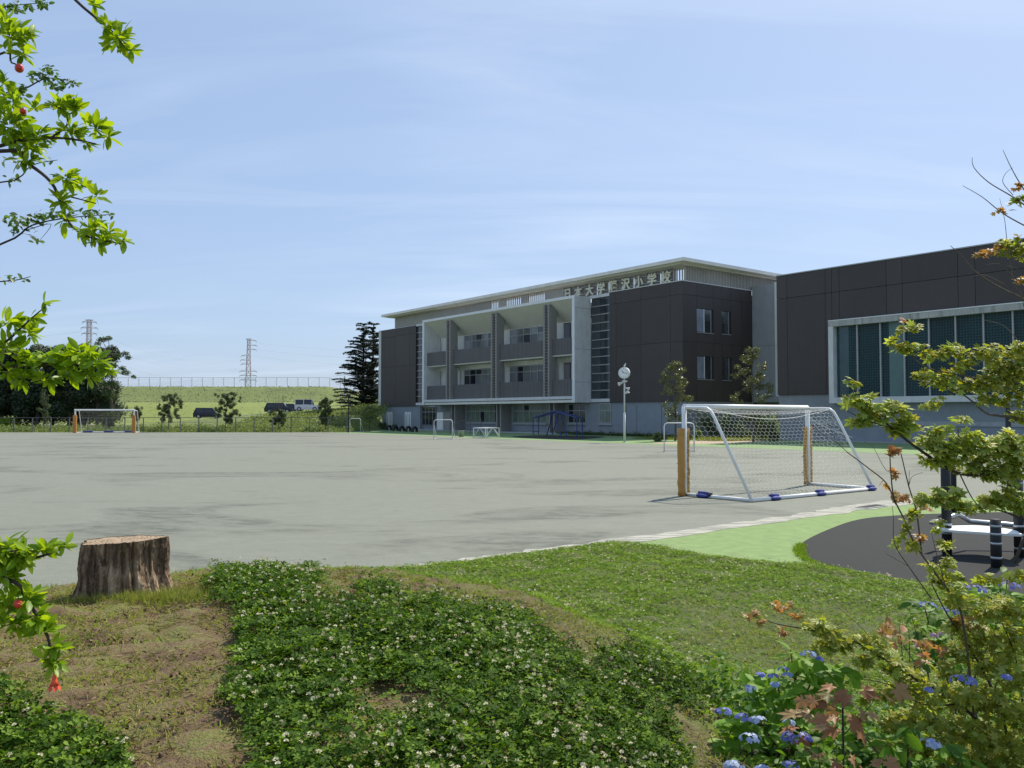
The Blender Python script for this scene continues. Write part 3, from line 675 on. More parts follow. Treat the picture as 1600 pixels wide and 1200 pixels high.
# ------------------------------------------------------------------ gym
gym = empty('gym_building', (A0[0], A0[1], 0), RZ, 'long dark clad hall on a grey concrete base with a wide white framed teal window', 'gym building')
G0, G1 = -9.42, -48.0
MB().box(G1, G0-.02, -24, -.16, 0, 3.45).build('base_wall', MT['concg'], gym); MB().box(G1, G0-.06, -24, -.17, 3.452, 12.7).build('wall', MT['dark'], gym)
MB().box(G1, G0+.03, -24, .05, 12.72, 12.80).build('coping', MT['alu'], gym)
ju = [G0, -10.35, -13.59, -14.1, -14.7, -18.24, -19.36, -23.04, -24.1, -27.7, -28.8, -32.4, -33.4, -37.5, -41, -44.5, G1]
for i in range(len(ju)-1):
    a_, b__ = ju[i+1]+.014, ju[i]-.014
    MB().box(a_, b__, -.168, 0, 10.95, 12.70).build('panel', MT['dark'], gym)
    lo = 3.47 if ju[i] > -14.0 or ju[i+1] < -38 else 8.76
    MB().box(a_, b__, -.168, 0, lo, 10.92).build('panel', MT['dark'], gym)
gw = MB(); X0, X1 = -38.5, -14.05
gw.box(X0, X1, -.15, .45, 8.36, 8.76); 
gwo = gw.build('window_frame', MT['concst'], gym)
MB().box(X1-.38, X1, -.15, .45, 3.2, 8.356).build('frame_side', MT['concw'], gwo); MB().box(X0, X1, -.15, .45, 2.78, 3.197).build('frame_bottom', MT['concw'], gwo); MB().box(X0, X0+.38, -.15, .45, 3.2, 8.356).build('frame_side', MT['concw'], gwo)
MB().box(X0, X1, .02, .47, 8.765, 8.83).build('flashing', MT['white'], gwo)
MB().box(X0+.4, X1-.39, -.14, -.10, 3.2, 8.35).build('back_panel', MT['dkframe'], gwo)
x = X1-.385; k = 0; brk = [-14.45, -16.11, -17.82, -19.5, -21.18, -22.89, -24.6, -26.31]
while brk[-1] > X0+2.2: brk.append(brk[-1]-1.7)
brk.append(X0+.4)
for k in range(len(brk)-1):
    b__, a_ = brk[k], brk[k+1]
    MB().box(a_-.05, a_+.05, -.09, .16, 3.2, 8.35).build('mullion', MT['alu'], gwo)
    if k == 2:
        MB().box(a_+.052, a_+1.12, -.095, .02, 3.2, 8.35).build('pane', MT['teal'], gwo); MB().box(a_+1.13, b__-.052, -.095, .02, 3.2, 8.35).build('pane', MT['frit'], gwo)
    elif k == 0:
        MB().box(a_+.052, a_+.7, -.095, .02, 3.2, 8.35).build('pane', MT['frit'], gwo); MB().box(a_+.71, b__-.052, -.095, .02, 3.2, 8.35).build('pane', glass('dark_teal_glass', (.025, .065, .075), .15), gwo)
    else: MB().box(a_+.052, b__-.052, -.095, .02, 3.2, 8.35).build('pane', MT['frit'], gwo)
MB().box(-38, -11.8, -.15, -.08, 1.2, 1.5).box(-12.15, -11.75, -.15, -.02, .7, 1.3).build('service_box', MT['conc'], gym)
MB().box(-40, -9.6, -.14, .5, 0, .08).build('plinth', MT['conc'], gym)

# ------------------------------------------------------------------ near ground cover
def in_px(P, poly, jit=6):
    q = project(P)+rng.normal(size=(len(P), 2))*jit*1.3; q[:, 0] += 13*vn(P[:, 0], P[:, 1], 6, 3); q[:, 1] += 6*vn(P[:, 0], P[:, 1], 9, 1); return inside(q, poly)
def scatter(n, x0, x1, y0, y1):
    P = np.stack([rng.uniform(x0, x1, n), rng.uniform(y0, y1, n)], 1); z, sde, ins, bst = height(P[:, 0], P[:, 1])
    return np.column_stack([P, z]), sde, ins, bst
def tilt_normals(n, amt):
    v = rng.normal(size=(n, 3))*amt; v[:, 2] = 1; return v
PATCH = [[(322,930),(335,905),(400,890),(470,893),(497,905),(492,925),(440,942),(370,948)],
         [(372,950),(440,943),(520,938),(560,965),(620,955),(690,945),(735,962),(800,965),(870,1005),(935,1058),(1000,1082),(1050,1130),(1075,1210),(1060,1500),(380,1500),(395,1150),(352,1120),(362,1050),(376,1020)],
         [(-200,1060),(0,1085),(60,1120),(120,1135),(170,1170),(210,1210),(230,1500),(-200,1500)],
         [(555,938),(570,925),(600,920),(620,930),(618,945),(590,952),(560,950)], [(930,1040),(980,1010),(1040,1040),(1090,1080),(1110,1120),(1060,1100),(990,1075)]]
BARE = [[(545,1080),(600,1070),(690,1090),(720,1110),(640,1130),(560,1130)], [(495,1150),(560,1140),(620,1150),(640,1175),(560,1190),(500,1185)]]
# thick clover on the mound
P, sde, ins, bst = scatter(170000, -3.2, 1.3, 1.8, 7.0)
k = np.zeros(len(P), bool)
for pp in PATCH: k |= in_px(P, pp, 7)
for pp in BARE: k &= ~in_px(P, pp, 12)
P = P[k]; far = np.clip(P[:, 1]/6, .4, 1.3)
mnd = .5+.5*vn(P[:, 0], P[:, 1], 5.5, 2); mnd2 = .5+.5*vn(P[:, 0], P[:, 1], 13, 5)
P = P[(mnd*.5+mnd2*.5)+rng.random(len(P))*.75 > .34]
mnd = .5+.5*vn(P[:, 0], P[:, 1], 5.5, 2); mnd2 = .5+.5*vn(P[:, 0], P[:, 1], 13, 5)
hh = (.01+.06*mnd+.04*mnd2)*rng.uniform(.35, 1.05, len(P))
C = P.copy(); C[:, 2] += hh
cl_ = cloud('clover_patch', *CLOVER, C, frames(tilt_normals(len(C), .5)), rng.uniform(.011, .0205, len(C)), MT['clov'], np.clip(rng.normal(.45, .2, len(C)), 0, .99))
tag(cl_, 'thick dark green clover patch growing over the near mound', 'clover', kind='stuff')
CP = C
fi = rng.choice(len(CP), 1900, replace=False)
q = .5+.5*vn(CP[fi, 0], CP[fi, 1], 3.1, 9); fi = fi[q*1.5+rng.random(len(fi)) > 1.15]
C = CP[fi]+np.array([0, 0, .025])+0; C[:, 2] = np.maximum(C[:, 2], P[fi, 2]+.09)
tag(cloud('clover_flowers', *HEADT, C, frames(tilt_normals(len(C), .25)), rng.uniform(.0055, .0095, len(C)), MT['cflower'], None), 'small white clover flower heads dotted over the mound patch', 'flowers', kind='stuff')
# lawn of clover and grass beyond the ridge
P, sde, ins, bst = scatter(400000, -2.4, 9.5, 3.0, 13.2)
q = project(P); th_ = np.clip((P[:, 1]-3)/7, 0, 1)
sparse = inside(q+rng.normal(size=q.shape)*22, [(1010,960),(1120,925),(1300,940),(1440,960),(1440,1010),(1330,1060),(1200,1080),(1130,1030),(1060,1010)])
k = (sde > .0)*1.0; k *= (~ins)*(bst > .16+.05*rng.normal(size=len(P)))
k = k*np.where(sparse, .16, 1.)*np.where(P[:, 1] < 6, .95, .8); k *= (.45+.75*(vn(P[:, 0], P[:, 1], 3.2, 1) > -.25))
P = P[rng.random(len(P)) < k]; print('lawn leaves', len(P))
C = P.copy(); C[:, 2] += rng.uniform(.0, .045, len(C))*(.6+.4*vn(C[:, 0], C[:, 1], 6))
LQ = (QUAD[0], QUAD[1]); near = C[:, 1] < 7.5
TRI3 = ([(0,0,0),(1,-.42,.1),(1,.42,.1),(0,0,0),(-.14,1.08,.1),(-.86,.66,.1),(0,0,0),(-.86,-.66,.1),(-.14,-1.08,.1)], [(0,1,2),(3,4,5),(6,7,8)])
yel = .12*vn(C[:, 0], C[:, 1], 1.1, 4)
tag(cloud('clover_lawn', *CLOVER, C[near], frames(tilt_normals(near.sum(), .45)), rng.uniform(.010, .017, near.sum()), MT['lawn'], np.clip(rng.normal(.45, .2, near.sum())+yel[near], 0, .99)), 'bright green clover lawn below the mound, nearer half', 'lawn', kind='stuff')
tag(cloud('clover_lawn', *TRI3, C[~near], frames(tilt_normals((~near).sum(), .45)), rng.uniform(.012, .02, (~near).sum()), MT['lawn'], np.clip(rng.normal(.5, .2, (~near).sum())+yel[~near], 0, .99)), 'bright green clover lawn running up to the white edge line', 'lawn', kind='stuff')
kf = rng.random(len(C)) < .022*(.25+1.3*(vn(C[:, 0], C[:, 1], 1.6, 7) > .05))
Cf = C[kf]+np.array([0, 0, .03])
tag(cloud('lawn_flowers', *HEADT, Cf, frames(tilt_normals(len(Cf), .2)), rng.uniform(.008, .013, len(Cf)), MT['cflower']), 'white clover flowers scattered over the lower lawn', 'flowers', kind='stuff')
# grass blades and dry thatch on the bare soil, ridge and thin spots
P, sde, ins, bst = scatter(330000, -5, 6.5, 1.8, 12.5)
q = project(P); inpatch = np.zeros(len(P), bool)
for pp in PATCH: inpatch |= inside(q, pp)
k = np.where(ins | (bst < .5), .95, np.where(inside(q+rng.normal(size=q.shape)*22, [(1010,960),(1120,925),(1300,940),(1440,960),(1440,1010),(1330,1060),(1200,1080),(1130,1030),(1060,1010)]), .9, .2))*np.where(inpatch, .35, 1); k = k*(sde > .02)
gn = vn(P[:, 0], P[:, 1], 2.4, 6); k *= np.where(P[:, 1] > 8, .6, 1)
P_ = P[rng.random(len(P)) < k*(.35+.65*(gn > -.3))]; 
nb = len(P_); nr = rng.normal(size=(nb, 3)); 
dirs = rng.normal(size=(nb, 3)); dirs[:, 2] = np.abs(rng.normal(.5, .55, nb)); Rm = frames(np.cross(dirs, rng.normal(size=(nb, 3))), dirs)
gsel = (.5+.5*vn(P_[:, 0], P_[:, 1], 2.1, 8)+rng.normal(size=nb)*.25+(~height(P_[:, 0], P_[:, 1])[2])*.5+.3*(height(P_[:, 0], P_[:, 1])[3] < .35)) > .36
tag(cloud('grass_tufts', *BLADE, P_[gsel], Rm[gsel], np.column_stack([rng.uniform(.02, .055, gsel.sum())]+[np.full(gsel.sum(), .06)]*2), MT['grass']), 'short thin grass growing on the soil of the mound', 'grass', kind='stuff')
dirs[:, 2] *= .2; Rm = frames(np.cross(dirs, rng.normal(size=(nb, 3))*.3+np.array([0, 0, 1.])), dirs)
g2 = ~gsel; Pd = P_[g2]+np.array([0, 0, .004])
tag(cloud('dry_thatch', *BLADE, Pd, Rm[g2], np.column_stack([rng.uniform(.02, .075, g2.sum())]+[np.full(g2.sum(), .045)]*2), MT['dry']), 'dry brown thatch and dead stems lying on the mound soil', 'thatch', kind='stuff')
# small soil crumbs
P, sde, ins, bst = scatter(9000, -4.5, 1.2, 1.9, 6.6); q = project(P); k = ins.copy()
for pp in PATCH[:3]: k &= ~inside(q, pp)
P = P[k]; tag(cloud('soil_crumbs', *BALL, P, frames(rng.normal(size=(len(P), 3))), rng.uniform(.003, .011, len(P))[:, None]*rng.uniform(.5, 1, (len(P), 3)), mat('soil_crumb', (.10, .065, .045), .95, .3, 20)), 'loose crumbs of soil on the bare part of the mound', 'soil', kind='stuff')
# taller grass round the stump
P = np.column_stack([rng.uniform(-2.2, -1.65, 1400), rng.uniform(4.62, 4.95, 1400)]); P2 = np.column_stack([rng.uniform(-2.62, -1.75, 900), rng.uniform(4.66, 4.76, 900)]); P = np.vstack([P, P2]); P = np.column_stack([P, height(P[:, 0], P[:, 1])[0]])
n = len(P); dirs = rng.normal(size=(n, 3))*.5; dirs[:, 2] = 1; 
tag(cloud('stump_grass', *BLADE, P, frames(np.cross(dirs, rng.normal(size=(n, 3))), dirs), np.column_stack([rng.uniform(.02, .075, n)]+[np.full(n, .04)]*2), MT['grass']), 'longer grass standing round the foot of the tree stump', 'grass', kind='stuff')
# grass rim of the rubber paving
P = np.array([list(atz(*p, .02))[:2] for p in ((1248, 868), (1246, 858), (1252, 850), (1256, 872), (1270, 880), (1290, 886), (1320, 894), (1360, 902))]); i_ = rng.integers(0, len(P)-1, 2500); t_ = rng.random(2500)[:, None]
P = P[i_]*(1-t_)+P[i_+1]*t_+rng.normal(size=(2500, 2))*.03; n = len(P); dirs = rng.normal(size=(n, 3))*.6; dirs[:, 2] = 1
tag(cloud('edge_grass', *BLADE, np.column_stack([P, np.full(n, .01)]), frames(np.cross(dirs, rng.normal(size=(n, 3))), dirs), np.column_stack([rng.uniform(.03, .07, n)]+[np.full(n, .08)]*2), MT['lawn']), 'fringe of grass along the rim of the black rubber paving', 'grass', kind='stuff')

# ------------------------------------------------------------------ tree stump
sp_ = atz(196, 930, .86); SX, SY = -2.33, 5.0; SZ = float(height(np.array([SX]), np.array([SY-.2]))[0][0])-.02
stp = empty('tree_stump', (SX, SY, SZ), 0, 'weathered cut tree stump with cracked bark standing on the mound', 'tree stump')
na, nh = 150, 26; vv = []
ang = np.linspace(0, 2*math.pi, na, endpoint=False)
groove = np.zeros(na)
for c_, wd_, dp in [(rng.uniform(0, 6.28), rng.uniform(.02, .08), rng.uniform(.006, .03)) for _ in range(46)]:
    d = np.abs((ang-c_+math.pi) % (2*math.pi)-math.pi); groove += dp*np.exp(-(d/wd_)**2)
groove = np.minimum(groove*1.25, .06); lob = .014*np.sin(3*ang+1)+.012*np.sin(5*ang)
H_ = .335
for j in range(nh):
    z = j/(nh-1); r = .236+.062*(1-z)**2.4+.008*np.sin(z*9+ang*2)
    rr = r+lob-groove*(1-.45*z**4)*(.55+.45*np.sin(ang*7+z*3+np.sin(z*8+ang*3))**2)+rng.normal(size=na)*.0022
    top = H_+.012*np.sin(ang+2)+rng.normal(size=na)*.0012
    for a_, q_, tt in zip(ang, rr, top): vv.append((q_*math.cos(a_)*1.0, q_*math.sin(a_)*.92, -.04+z*(tt+.04)))
F = [(j*na+i, j*na+(i+1) % na, (j+1)*na+(i+1) % na, (j+1)*na+i) for j in range(nh-1) for i in range(na)]
m, t, b, o = new_mat('stump_bark'); v = scaled(t, (1, 1, .10)); f = noise(t, 22, 8, .7, v, .4); f2 = noise(t, 5, 4)
t.links.new(ramp(t, M_(t, 'ADD', M_(t, 'MULTIPLY', f, .75), M_(t, 'MULTIPLY', f2, .25)), [(.32, (.016, .009, .005)), (.45, (.10, .062, .034)), (.53, (.29, .20, .12)), (.64, (.54, .42, .28))]), b.inputs['Base Color']); b.inputs['Roughness'].default_value = .95; bump(t, b, f, 1, .02)
MB().add(vv, F).build('bark', m, stp)
m, t, b, o = new_mat('cut_wood'); f = noise(t, 14, 7, .7); w_ = t.nodes.new('ShaderNodeTexWave'); w_.wave_type = 'RINGS'; w_.rings_direction = 'Z'; w_.inputs['Scale'].default_value = 14; w_.inputs['Distortion'].default_value = 6
cx = t.nodes.new('ShaderNodeTexCoord'); t.links.new(cx.outputs['Object'], w_.inputs['Vector'])
t.links.new(ramp(t, M_(t, 'ADD', M_(t, 'MULTIPLY', f, .7), M_(t, 'MULTIPLY', w_.outputs[1], .3)), [(.3, (.15, .10, .06)), (.55, (.34, .25, .16)), (.75, (.46, .36, .25))]), b.inputs['Base Color']); b.inputs['Roughness'].default_value = .95; bump(t, b, f, .8, .01)
tv = [vv[(nh-1)*na+i] for i in range(na)]; V2 = []; F2 = []
for k in range(5):
    s_ = 1-k/4.6; V2 += [(x*s_, y*s_, z-.003+(.003*math.sin(x*30+k)+.002*math.cos(y*40))*(k > 0)) for x, y, z in tv]
V2.append((0, 0, H_-.01)); 
for k in range(4): F2 += [(k*na+i, k*na+(i+1) % na, (k+1)*na+(i+1) % na, (k+1)*na+i) for i in range(na)]
F2 += [(4*na+i, 4*na+(i+1) % na, 5*na) for i in range(na)]
MB().add(V2, F2).build('cut_face', m, stp, True)

# ------------------------------------------------------------------ football goals
def polyline_tube(mb, pts, r, n=8): return mb.tube(pts, r, n)
def hexnet(w, h, cell):
    """edges of a hexagonal net over a w x h sheet"""
    E_ = []; a = cell/2; dy = cell*.62; row = 0; y = 0
    while y < h:
        x = -(a if row % 2 else 0); 
        while x < w+cell:
            p1 = (x, y); m1 = (x+a, y+dy*.35); p2 = (x+2*a, y)
            E_ += [(p1, m1), (m1, p2), (m1, (m1[0], y+dy))]
            x += cell
        y += dy; row += 1
    out = []
    for p, q_ in E_:
        if max(p[0], q_[0]) > w or min(p[0], q_[0]) < 0 or max(p[1], q_[1]) > h: continue
        out.append((p, q_))
    return out
def net_obj(surfs, name, parent, m, th=.0021, cell=.17):
    segs = []
    for fn, w, h in surfs:
        for p, q_ in hexnet(w, h, cell):
            a_ = fn(p[0]/w, p[1]/h); b__ = fn(q_[0]/w, q_[1]/h)
            if a_ is None or b__ is None: continue
            segs.append((a_, b__))
    A_ = np.array([s_[0] for s_ in segs]); B_ = np.array([s_[1] for s_ in segs]); d = B_-A_; L = np.linalg.norm(d, axis=1); ok = L > 1e-4; A_, B_, d, L = A_[ok], B_[ok], d[ok], L[ok]; d = d/L[:, None]
    T = [(0, math.cos(x), math.sin(x)) for x in (0, 2.094, 4.189)]+[(1, math.cos(x), math.sin(x)) for x in (0, 2.094, 4.189)]
    z = np.cross(d, np.tile([.3, .2, .93], (len(d), 1))); z /= np.linalg.norm(z, axis=1, keepdims=True); y = np.cross(z, d); Rm = np.stack([d, y, z], 2)
    return cloud(name, T, [(0,1,4,3),(1,2,5,4),(2,0,3,5)], A_, Rm, np.column_stack([L, np.full(len(L), th), np.full(len(L), th)]), m, None, parent)
GA = np.array([*atz(1070, 775)[:2], 0]); GB = np.array([*atz(1263, 758)[:2], 0]); GC = np.array([*atz(1175, 785)[:2], 0]); GD = np.array([*atz(1365, 766)[:2], 0]); GH = 2.15
gx_ = (GB-GA)/np.linalg.norm(GB-GA); gb_ = ((GC-GA)+(GD-GB))/2; UPV = np.array([0, 0, 1.])
goal = empty('football_goal', tuple(GA), 0, 'large white football goal with netting and orange padded posts in the near court', 'football goal')
L5 = float(np.linalg.norm(GB-GA)); up = UPV*GH
f0 = lambda p: tuple(np.array(p)-GA)
def gfrm(name, pts, r): return MB().tube([f0(p) for p in pts], r, 12).build(name, MT['white'], goal, True)
for nm, P0, P1 in (('near', GA, GC), ('far', GB, GD)):
    gfrm('post', [P0, P0+up], .06)
    tb = P0+up+(P1-P0)*.36
    arc = [P0+up-UPV*.03+(P1-P0)*.02, P0+up-UPV*.03+(P1-P0)*.28, P0+up-UPV*.045+(P1-P0)*.36, P0+up-UPV*.12+(P1-P0)*.42, P0+up-UPV*.30+(P1-P0)*.48, P1+UPV*.03]
    gfrm('side_bar', arc, .035); gfrm('ground_bar', [P0+UPV*.045, P1+UPV*.045], .04)
gfrm('crossbar', [GA+up, GB+up], .06); gfrm('rear_ground_bar', [GC+UPV*.045, GD+UPV*.045], .045)
def backfn(u, v):     # v: 0 at crossbar rear, 1 at ground
    a = GA+up-UPV*.05+(GC-GA)*.36; b_ = GB+up-UPV*.05+(GD-GB)*.36; top = a+(b_-a)*u; bot = GC+(GD-GC)*u+UPV*.06; p = top+(bot-top)*v
    sag = math.sin(math.pi*v)*.16*math.sin(math.pi*u)**.5; return f0(p-gb_*.12*sag*6-UPV*.06*math.sin(math.pi*u)*(1-v))
def topfn(u, v):
    p = GA+up-UPV*.04+(GB-GA)*u+gb_*.36*v; return f0(p-UPV*(.13*math.sin(math.pi*v)+.02)*math.sin(math.pi*u)**.4)
def sidefn(P0, P1):
    def fn(u, v):
        z = GH*(1-v)-.03; lim = .36+(1-.36)*v
        if u > lim: return None
        return f0(P0+(P1-P0)*u+UPV*max(z, .05)+gx_*.03*math.sin(5*v+3*u))
    return fn
net_obj([(backfn, L5, 2.5), (topfn, L5, .72), (sidefn(GA, GC), 1.9, 2.1), (sidefn(GB, GD), 1.9, 2.1)], 'net', goal, MT['cord'])
MB().tube([f0(GA+up+(GC-GA)*.36+(GB-GA)*t_-UPV*(.05+.26*math.sin(math.pi*t_))) for t_ in np.linspace(0, 1, 20)], .007, 5).tube([f0(GB+up*.9+(GD-GB)*t_-UPV*(.75*t_**.7)) for t_ in np.linspace(0, .7, 8)], .007, 5).build('net_cord', MT['cord'], goal)
orange = mat('orange_pad', (.44, .235, .055), .75, .18, 5, bumpd=.02, bscale=9)
for P0, wv in ((GA, .15), (GB, .13)):
    for s_ in (-1, 1):
        if P0 is GA and s_ == 1: off, hw = gx_*.13, .035
        elif P0 is GA: off, hw = -gx_*.12, .09
        else: off, hw = gx_*s_*.12, .055
        mb = MB(); pts = []
        for z in np.linspace(.02, 1.62, 12):
            pts.append((*(np.array(f0(P0+off))[:2]+rng.normal(size=2)*.006*(z < 1)), z))
        mb.tube(pts, [hw*(1+.25*(z < .35)*math.sin(z*20)) for _, _, z in pts], 10).build('post_pad', orange, goal, True)
    tm = MB()
    for z in (.35, .78, 1.18, 1.52): tm.tube([f0(P0-gx_*.17+UPV*z-gb_*.04), f0(P0-gb_*.07+UPV*(z+.02)), f0(P0+gx_*.14+UPV*(z+.03))], .012, 6)
    tm.build('pad_tie', MT['tie'], goal)
    MB().tube([f0(P0+gx_*.06-gb_*.02+UPV*z+gx_*.03*math.sin(z*5)) for z in np.linspace(.05, 1.6, 16)], .009, 5).build('cord', MT['tie'], goal)
# sand bags over the ground bars
def bag(p, ax, label):
    ax = ax/np.linalg.norm(ax); rz = math.atan2(ax[1], ax[0]); o = empty('weight_bag', (p[0], p[1], .0), rz, label, 'weight bag', 'blue weight bags on the ground bars of the near goal'); o.scale = (.82, .8, .85)
    for s_ in (-1, 1):
        v = []; n1, n2_ = 10, 8
        for i in range(n1):
            x = -.22+.44*i/(n1-1); e = (1-abs(2*i/(n1-1)-1)**3.5)**.5
            for j in range(n2_):
                a = 2*math.pi*j/n2_; v.append((x, s_*.07+.075*e*math.cos(a)*1.1+.006*math.sin(9*x), .058+.056*e*math.sin(a)+.006*math.sin(17*x+j)))
        f = [(i*n2_+j, i*n2_+(j+1) % n2_, (i+1)*n2_+(j+1) % n2_, (i+1)*n2_+j) for i in range(n1-1) for j in range(n2_)]+[tuple(range(n2_))[::-1], tuple((n1-1)*n2_+j for j in range(n2_))]
        MB().add(v, f).build('sand_pocket', MT['bag'], o, True)
    MB().tube([(-.18, 0, .12), (0, 0, .13), (.18, 0, .12)], [.05, .055, .05], 8).build('flap', MT['bag'], o, True)
    if 'side bar' in label: MB().cyl((.19, 0, .09), (.27, 0, .09), .065, 10).build('black_strap', MT['black'], o)
bag(GA+(GC-GA)*.30, GC-GA, 'dark blue weight bag on the side bar nearest the orange post'); bag(GC+(GD-GC)*.16, GD-GC, 'purple blue weight bag on the rear bar nearest the camera corner of the goal')
bag(GC+(GD-GC)*.52, GD-GC, 'blue weight bag halfway along the rear bar of the goal'); bag(GC+(GD-GC)*.97, GD-GC, 'blue weight bag at the far right corner of the goal')
# far goal across the court
fg = empty('football_goal', (*atz(117, 676.5)[:2], 0), 0, 'distant white football goal with orange post pads in front of the far fence', 'football goal')
fw = float(atz(209, 676.5)[0]-atz(117, 676.5)[0])
for s_ in (0, fw):
    MB().cyl((s_, 0, 0), (s_, 0, 2.45), .08).build('post', MT['white'], fg); MB().cyl((s_+.03, -.1, .02), (s_+.03, -.1, 1.9), .2).build('post_pad', mat('orange_pad_far', (.5, .22, .06), .8), fg)
    MB().tube([(s_, 0, 2.42), (s_-.1, 1.0, 2.35), (s_-.4, 2.2, .05), (s_, 0, .05)], .05, 6).build('side_bar', MT['white'], fg)
MB().cyl((-.08, 0, 2.45), (fw+.08, 0, 2.45), .09).build('crossbar', MT['white'], fg); MB().cyl((-.4, 2.2, .06), (fw-.4, 2.2, .06), .06).build('ground_bar', MT['white'], fg)
net_obj([(lambda u, v: (u*fw-.1-.3*v, 1.0+1.2*v, 2.35*(1-v)+.05), fw, 2.6)], 'net', fg, mat('net_cord_far', (.35, .36, .34), .8), .006, .3)
for t_ in (.12, .48, .84):
    o = empty('weight_bag', (float(fg.location.x)-.4+fw*t_, float(fg.location.y)+2.1, 0), 0, ['leftmost', 'middle', 'rightmost'][int(t_*2.5)]+' dark weight bag on the ground bar of the distant goal', 'weight bag', 'weight bags on the distant goal')
    MB().box(-.5, .5, -.2, .2, 0, .18).build('bag_body', MT['bag'], o, bevel=.06)

# ------------------------------------------------------------------ small hoop goals, table, bin, pole, bars, frames
def hoop(px0, px1, pyb, pyt, label, back=1.0, left=False):
    a = atz(px0, pyb); b_ = atz(px1, pyb); w = float(b_[0]-a[0]); h = float((pyb-pyt)/FPX*a[1]); o = empty('hoop_goal', (a[0], a[1], 0), 0, label, 'small goal', 'small white hoop goals round the court')
    r = .18
    MB().tube([(0, 0, .03), (0, 0, h-r), (.05, 0, h-.05), (r, 0, h), (w-r, 0, h), (w-.05, 0, h-.05), (w, 0, h-r), (w, 0, .03)], .03, 8).build('hoop_frame', MT['white'], o, True)
    MB().tube([(0, 0, .03), (.15, back, .03), (w+.15, back, .03), (w, 0, .03)], .025, 6).build('base_frame', MT['white'], o)
    for x in (0, w): MB().cyl((x, 0, h*.72), (x+.15, back, .03), .02).build('brace', MT['white'], o)
    return o
hoop(678, 707, 686.5, 656, 'small white hoop goal standing near the grey bin and the low table')
hoop(546.5, 563.5, 675.5, 654, 'small white hoop goal beside the tall black lamp post at the far court edge')
hoop(1038, 1085, 706.5, 661, 'small white hoop goal seen behind the padded post of the near goal')
tb = empty('steel_platform', (*atz(760, 684)[:2], 0), R(43), 'low white steel podium table with cross braces on the court', 'podium')
MB().box(-.8, .8, -.8, .8, .80, .86).build('top', MT['white'], tb)
for x in (-.76, .76):
    for y in (-.76, .76): MB().box(x-.035, x+.035, y-.035, y+.035, 0, .798).build('leg', MT['white'], tb)
for y in (-.77, .77):
    MB().cyl((-.76, y, .1), (-.1, y, .78), .022).cyl((.76, y, .1), (.1, y, .78), .022).build('brace', MT['white'], tb); MB().cyl((y, -.76, .1), (y, -.1, .78), .022).cyl((y, .76, .1), (y, .1, .78), .022).build('brace', MT['white'], tb)
MB().box(-.76, .76, -.79, -.75, .08, .13).box(-.79, -.75, -.74, .76, .08, .13).build('bottom_rail', MT['white'], tb)
bn = empty('bin', (*atz(721, 682.5)[:2], 0), 0, 'grey open bin between the hoop goal and the low table', 'bin')
MB().lathe([(.22, 0), (.27, .5), (.29, .52), (.29, .56)], 16).build('bin_body', MT['alu'], bn, True); MB().lathe([(.27, .562), (.27, .565)], 16).build('bin_inside_shade', MT['black'], bn)  # black disc on the capped top: shade inside the bin put into colour
# clock pole
CPp = atz(976, 691); ck = empty('clock_pole', (CPp[0], CPp[1], 0), 0, 'tall white pole with a round clock, lamps and loudspeakers at the court edge', 'clock pole')
MB().cyl((0, 0, 0), (0, 0, 2.0), .085, 14).build('pole', MT['pole'], ck, True); MB().cyl((0, 0, 2.0), (0, 0, 4.6), .052, 12).build('pole_top', MT['pole'], ck, True); MB().lathe([(.09, 1.95), (.09, 2.02), (.055, 2.1)], 12).build('collar', MT['white'], ck)
MB().lathe([(.15, 0), (.15, .02), (.09, .03)], 12).build('base_plate', MT['steel'], ck)
cr = Matrix.Rotation(R(-118), 4, 'Z')      # clock faces left of the camera
def rotpts(mb, o_, e_=(0, 0, 4.92)):
    mb.v = [tuple(cr @ Vector((x, y, z))+Vector(e_)) for x, y, z in mb.v]; return mb
def cylx(x0, x1, r, n=28): return MB().tube([(x0, 0, 0), (x1, 0, 0)], r, n)
body = rotpts(cylx(-.13, .13, .40), 0).build('clock_case', MT['white'], ck)
fc = rotpts(cylx(.131, .145, .36), 0).build('clock_face', mat('clock_white', (.8, .8, .78), .4, .02), ck)
mk = MB()
for k in range(12):
    a = k*math.pi/6; rr = .30; y, z = -rr*math.sin(a), rr*math.cos(a); mk.box(.146, .150, y-.012, y+.012, z-.03, z+.03)
rotpts(mk, 0).build('hour_marks', MT['black'], fc)
hd = MB()
for a, l, wd_ in ((R(43), .20, .022), (R(262), .27, .016)):
    y, z = -math.sin(a), math.cos(a); hd.add([(.152, -z*wd_*-1, y*wd_*-1), (.152, z*wd_*-1, y*wd_), (.152, y*l+z*wd_*-1, z*l+y*wd_), (.152, y*l+z*wd_, z*l-y*wd_)], [(0, 1, 2, 3), (3, 2, 1, 0)])
rotpts(hd, 0).build('clock_hands', MT['black'], fc)
MB().tube([(0, 0, 5.3), (0, 0, 5.42), (.06, -.02, 5.5), (.10, -.02, 5.62)], [.03, .05, .06, .02], 8).build('finial_sensor', MT['pole'], ck)
MB().lathe([(.07, 4.40), (.2, 4.34), (.2, 4.28), (.05, 4.24)], 16, (0, -.1, 0)).build('bracket', MT['pole'], ck, True)
def horn(loc, rz, rx, nm, s_=1):
    mb = MB().tube([(0, 0, 0), (.10*s_, 0, 0), (.28*s_, 0, 0), (.36*s_, 0, 0)], [.05*s_, .06*s_, .12*s_, .15*s_], 12); M4 = Matrix.Translation(loc) @ Matrix.Rotation(rz, 4, 'Z') @ Matrix.Rotation(rx, 4, 'Y'); mb.v = [tuple(M4 @ Vector(v)) for v in mb.v]; return mb.build(nm, MT['pole'], ck)
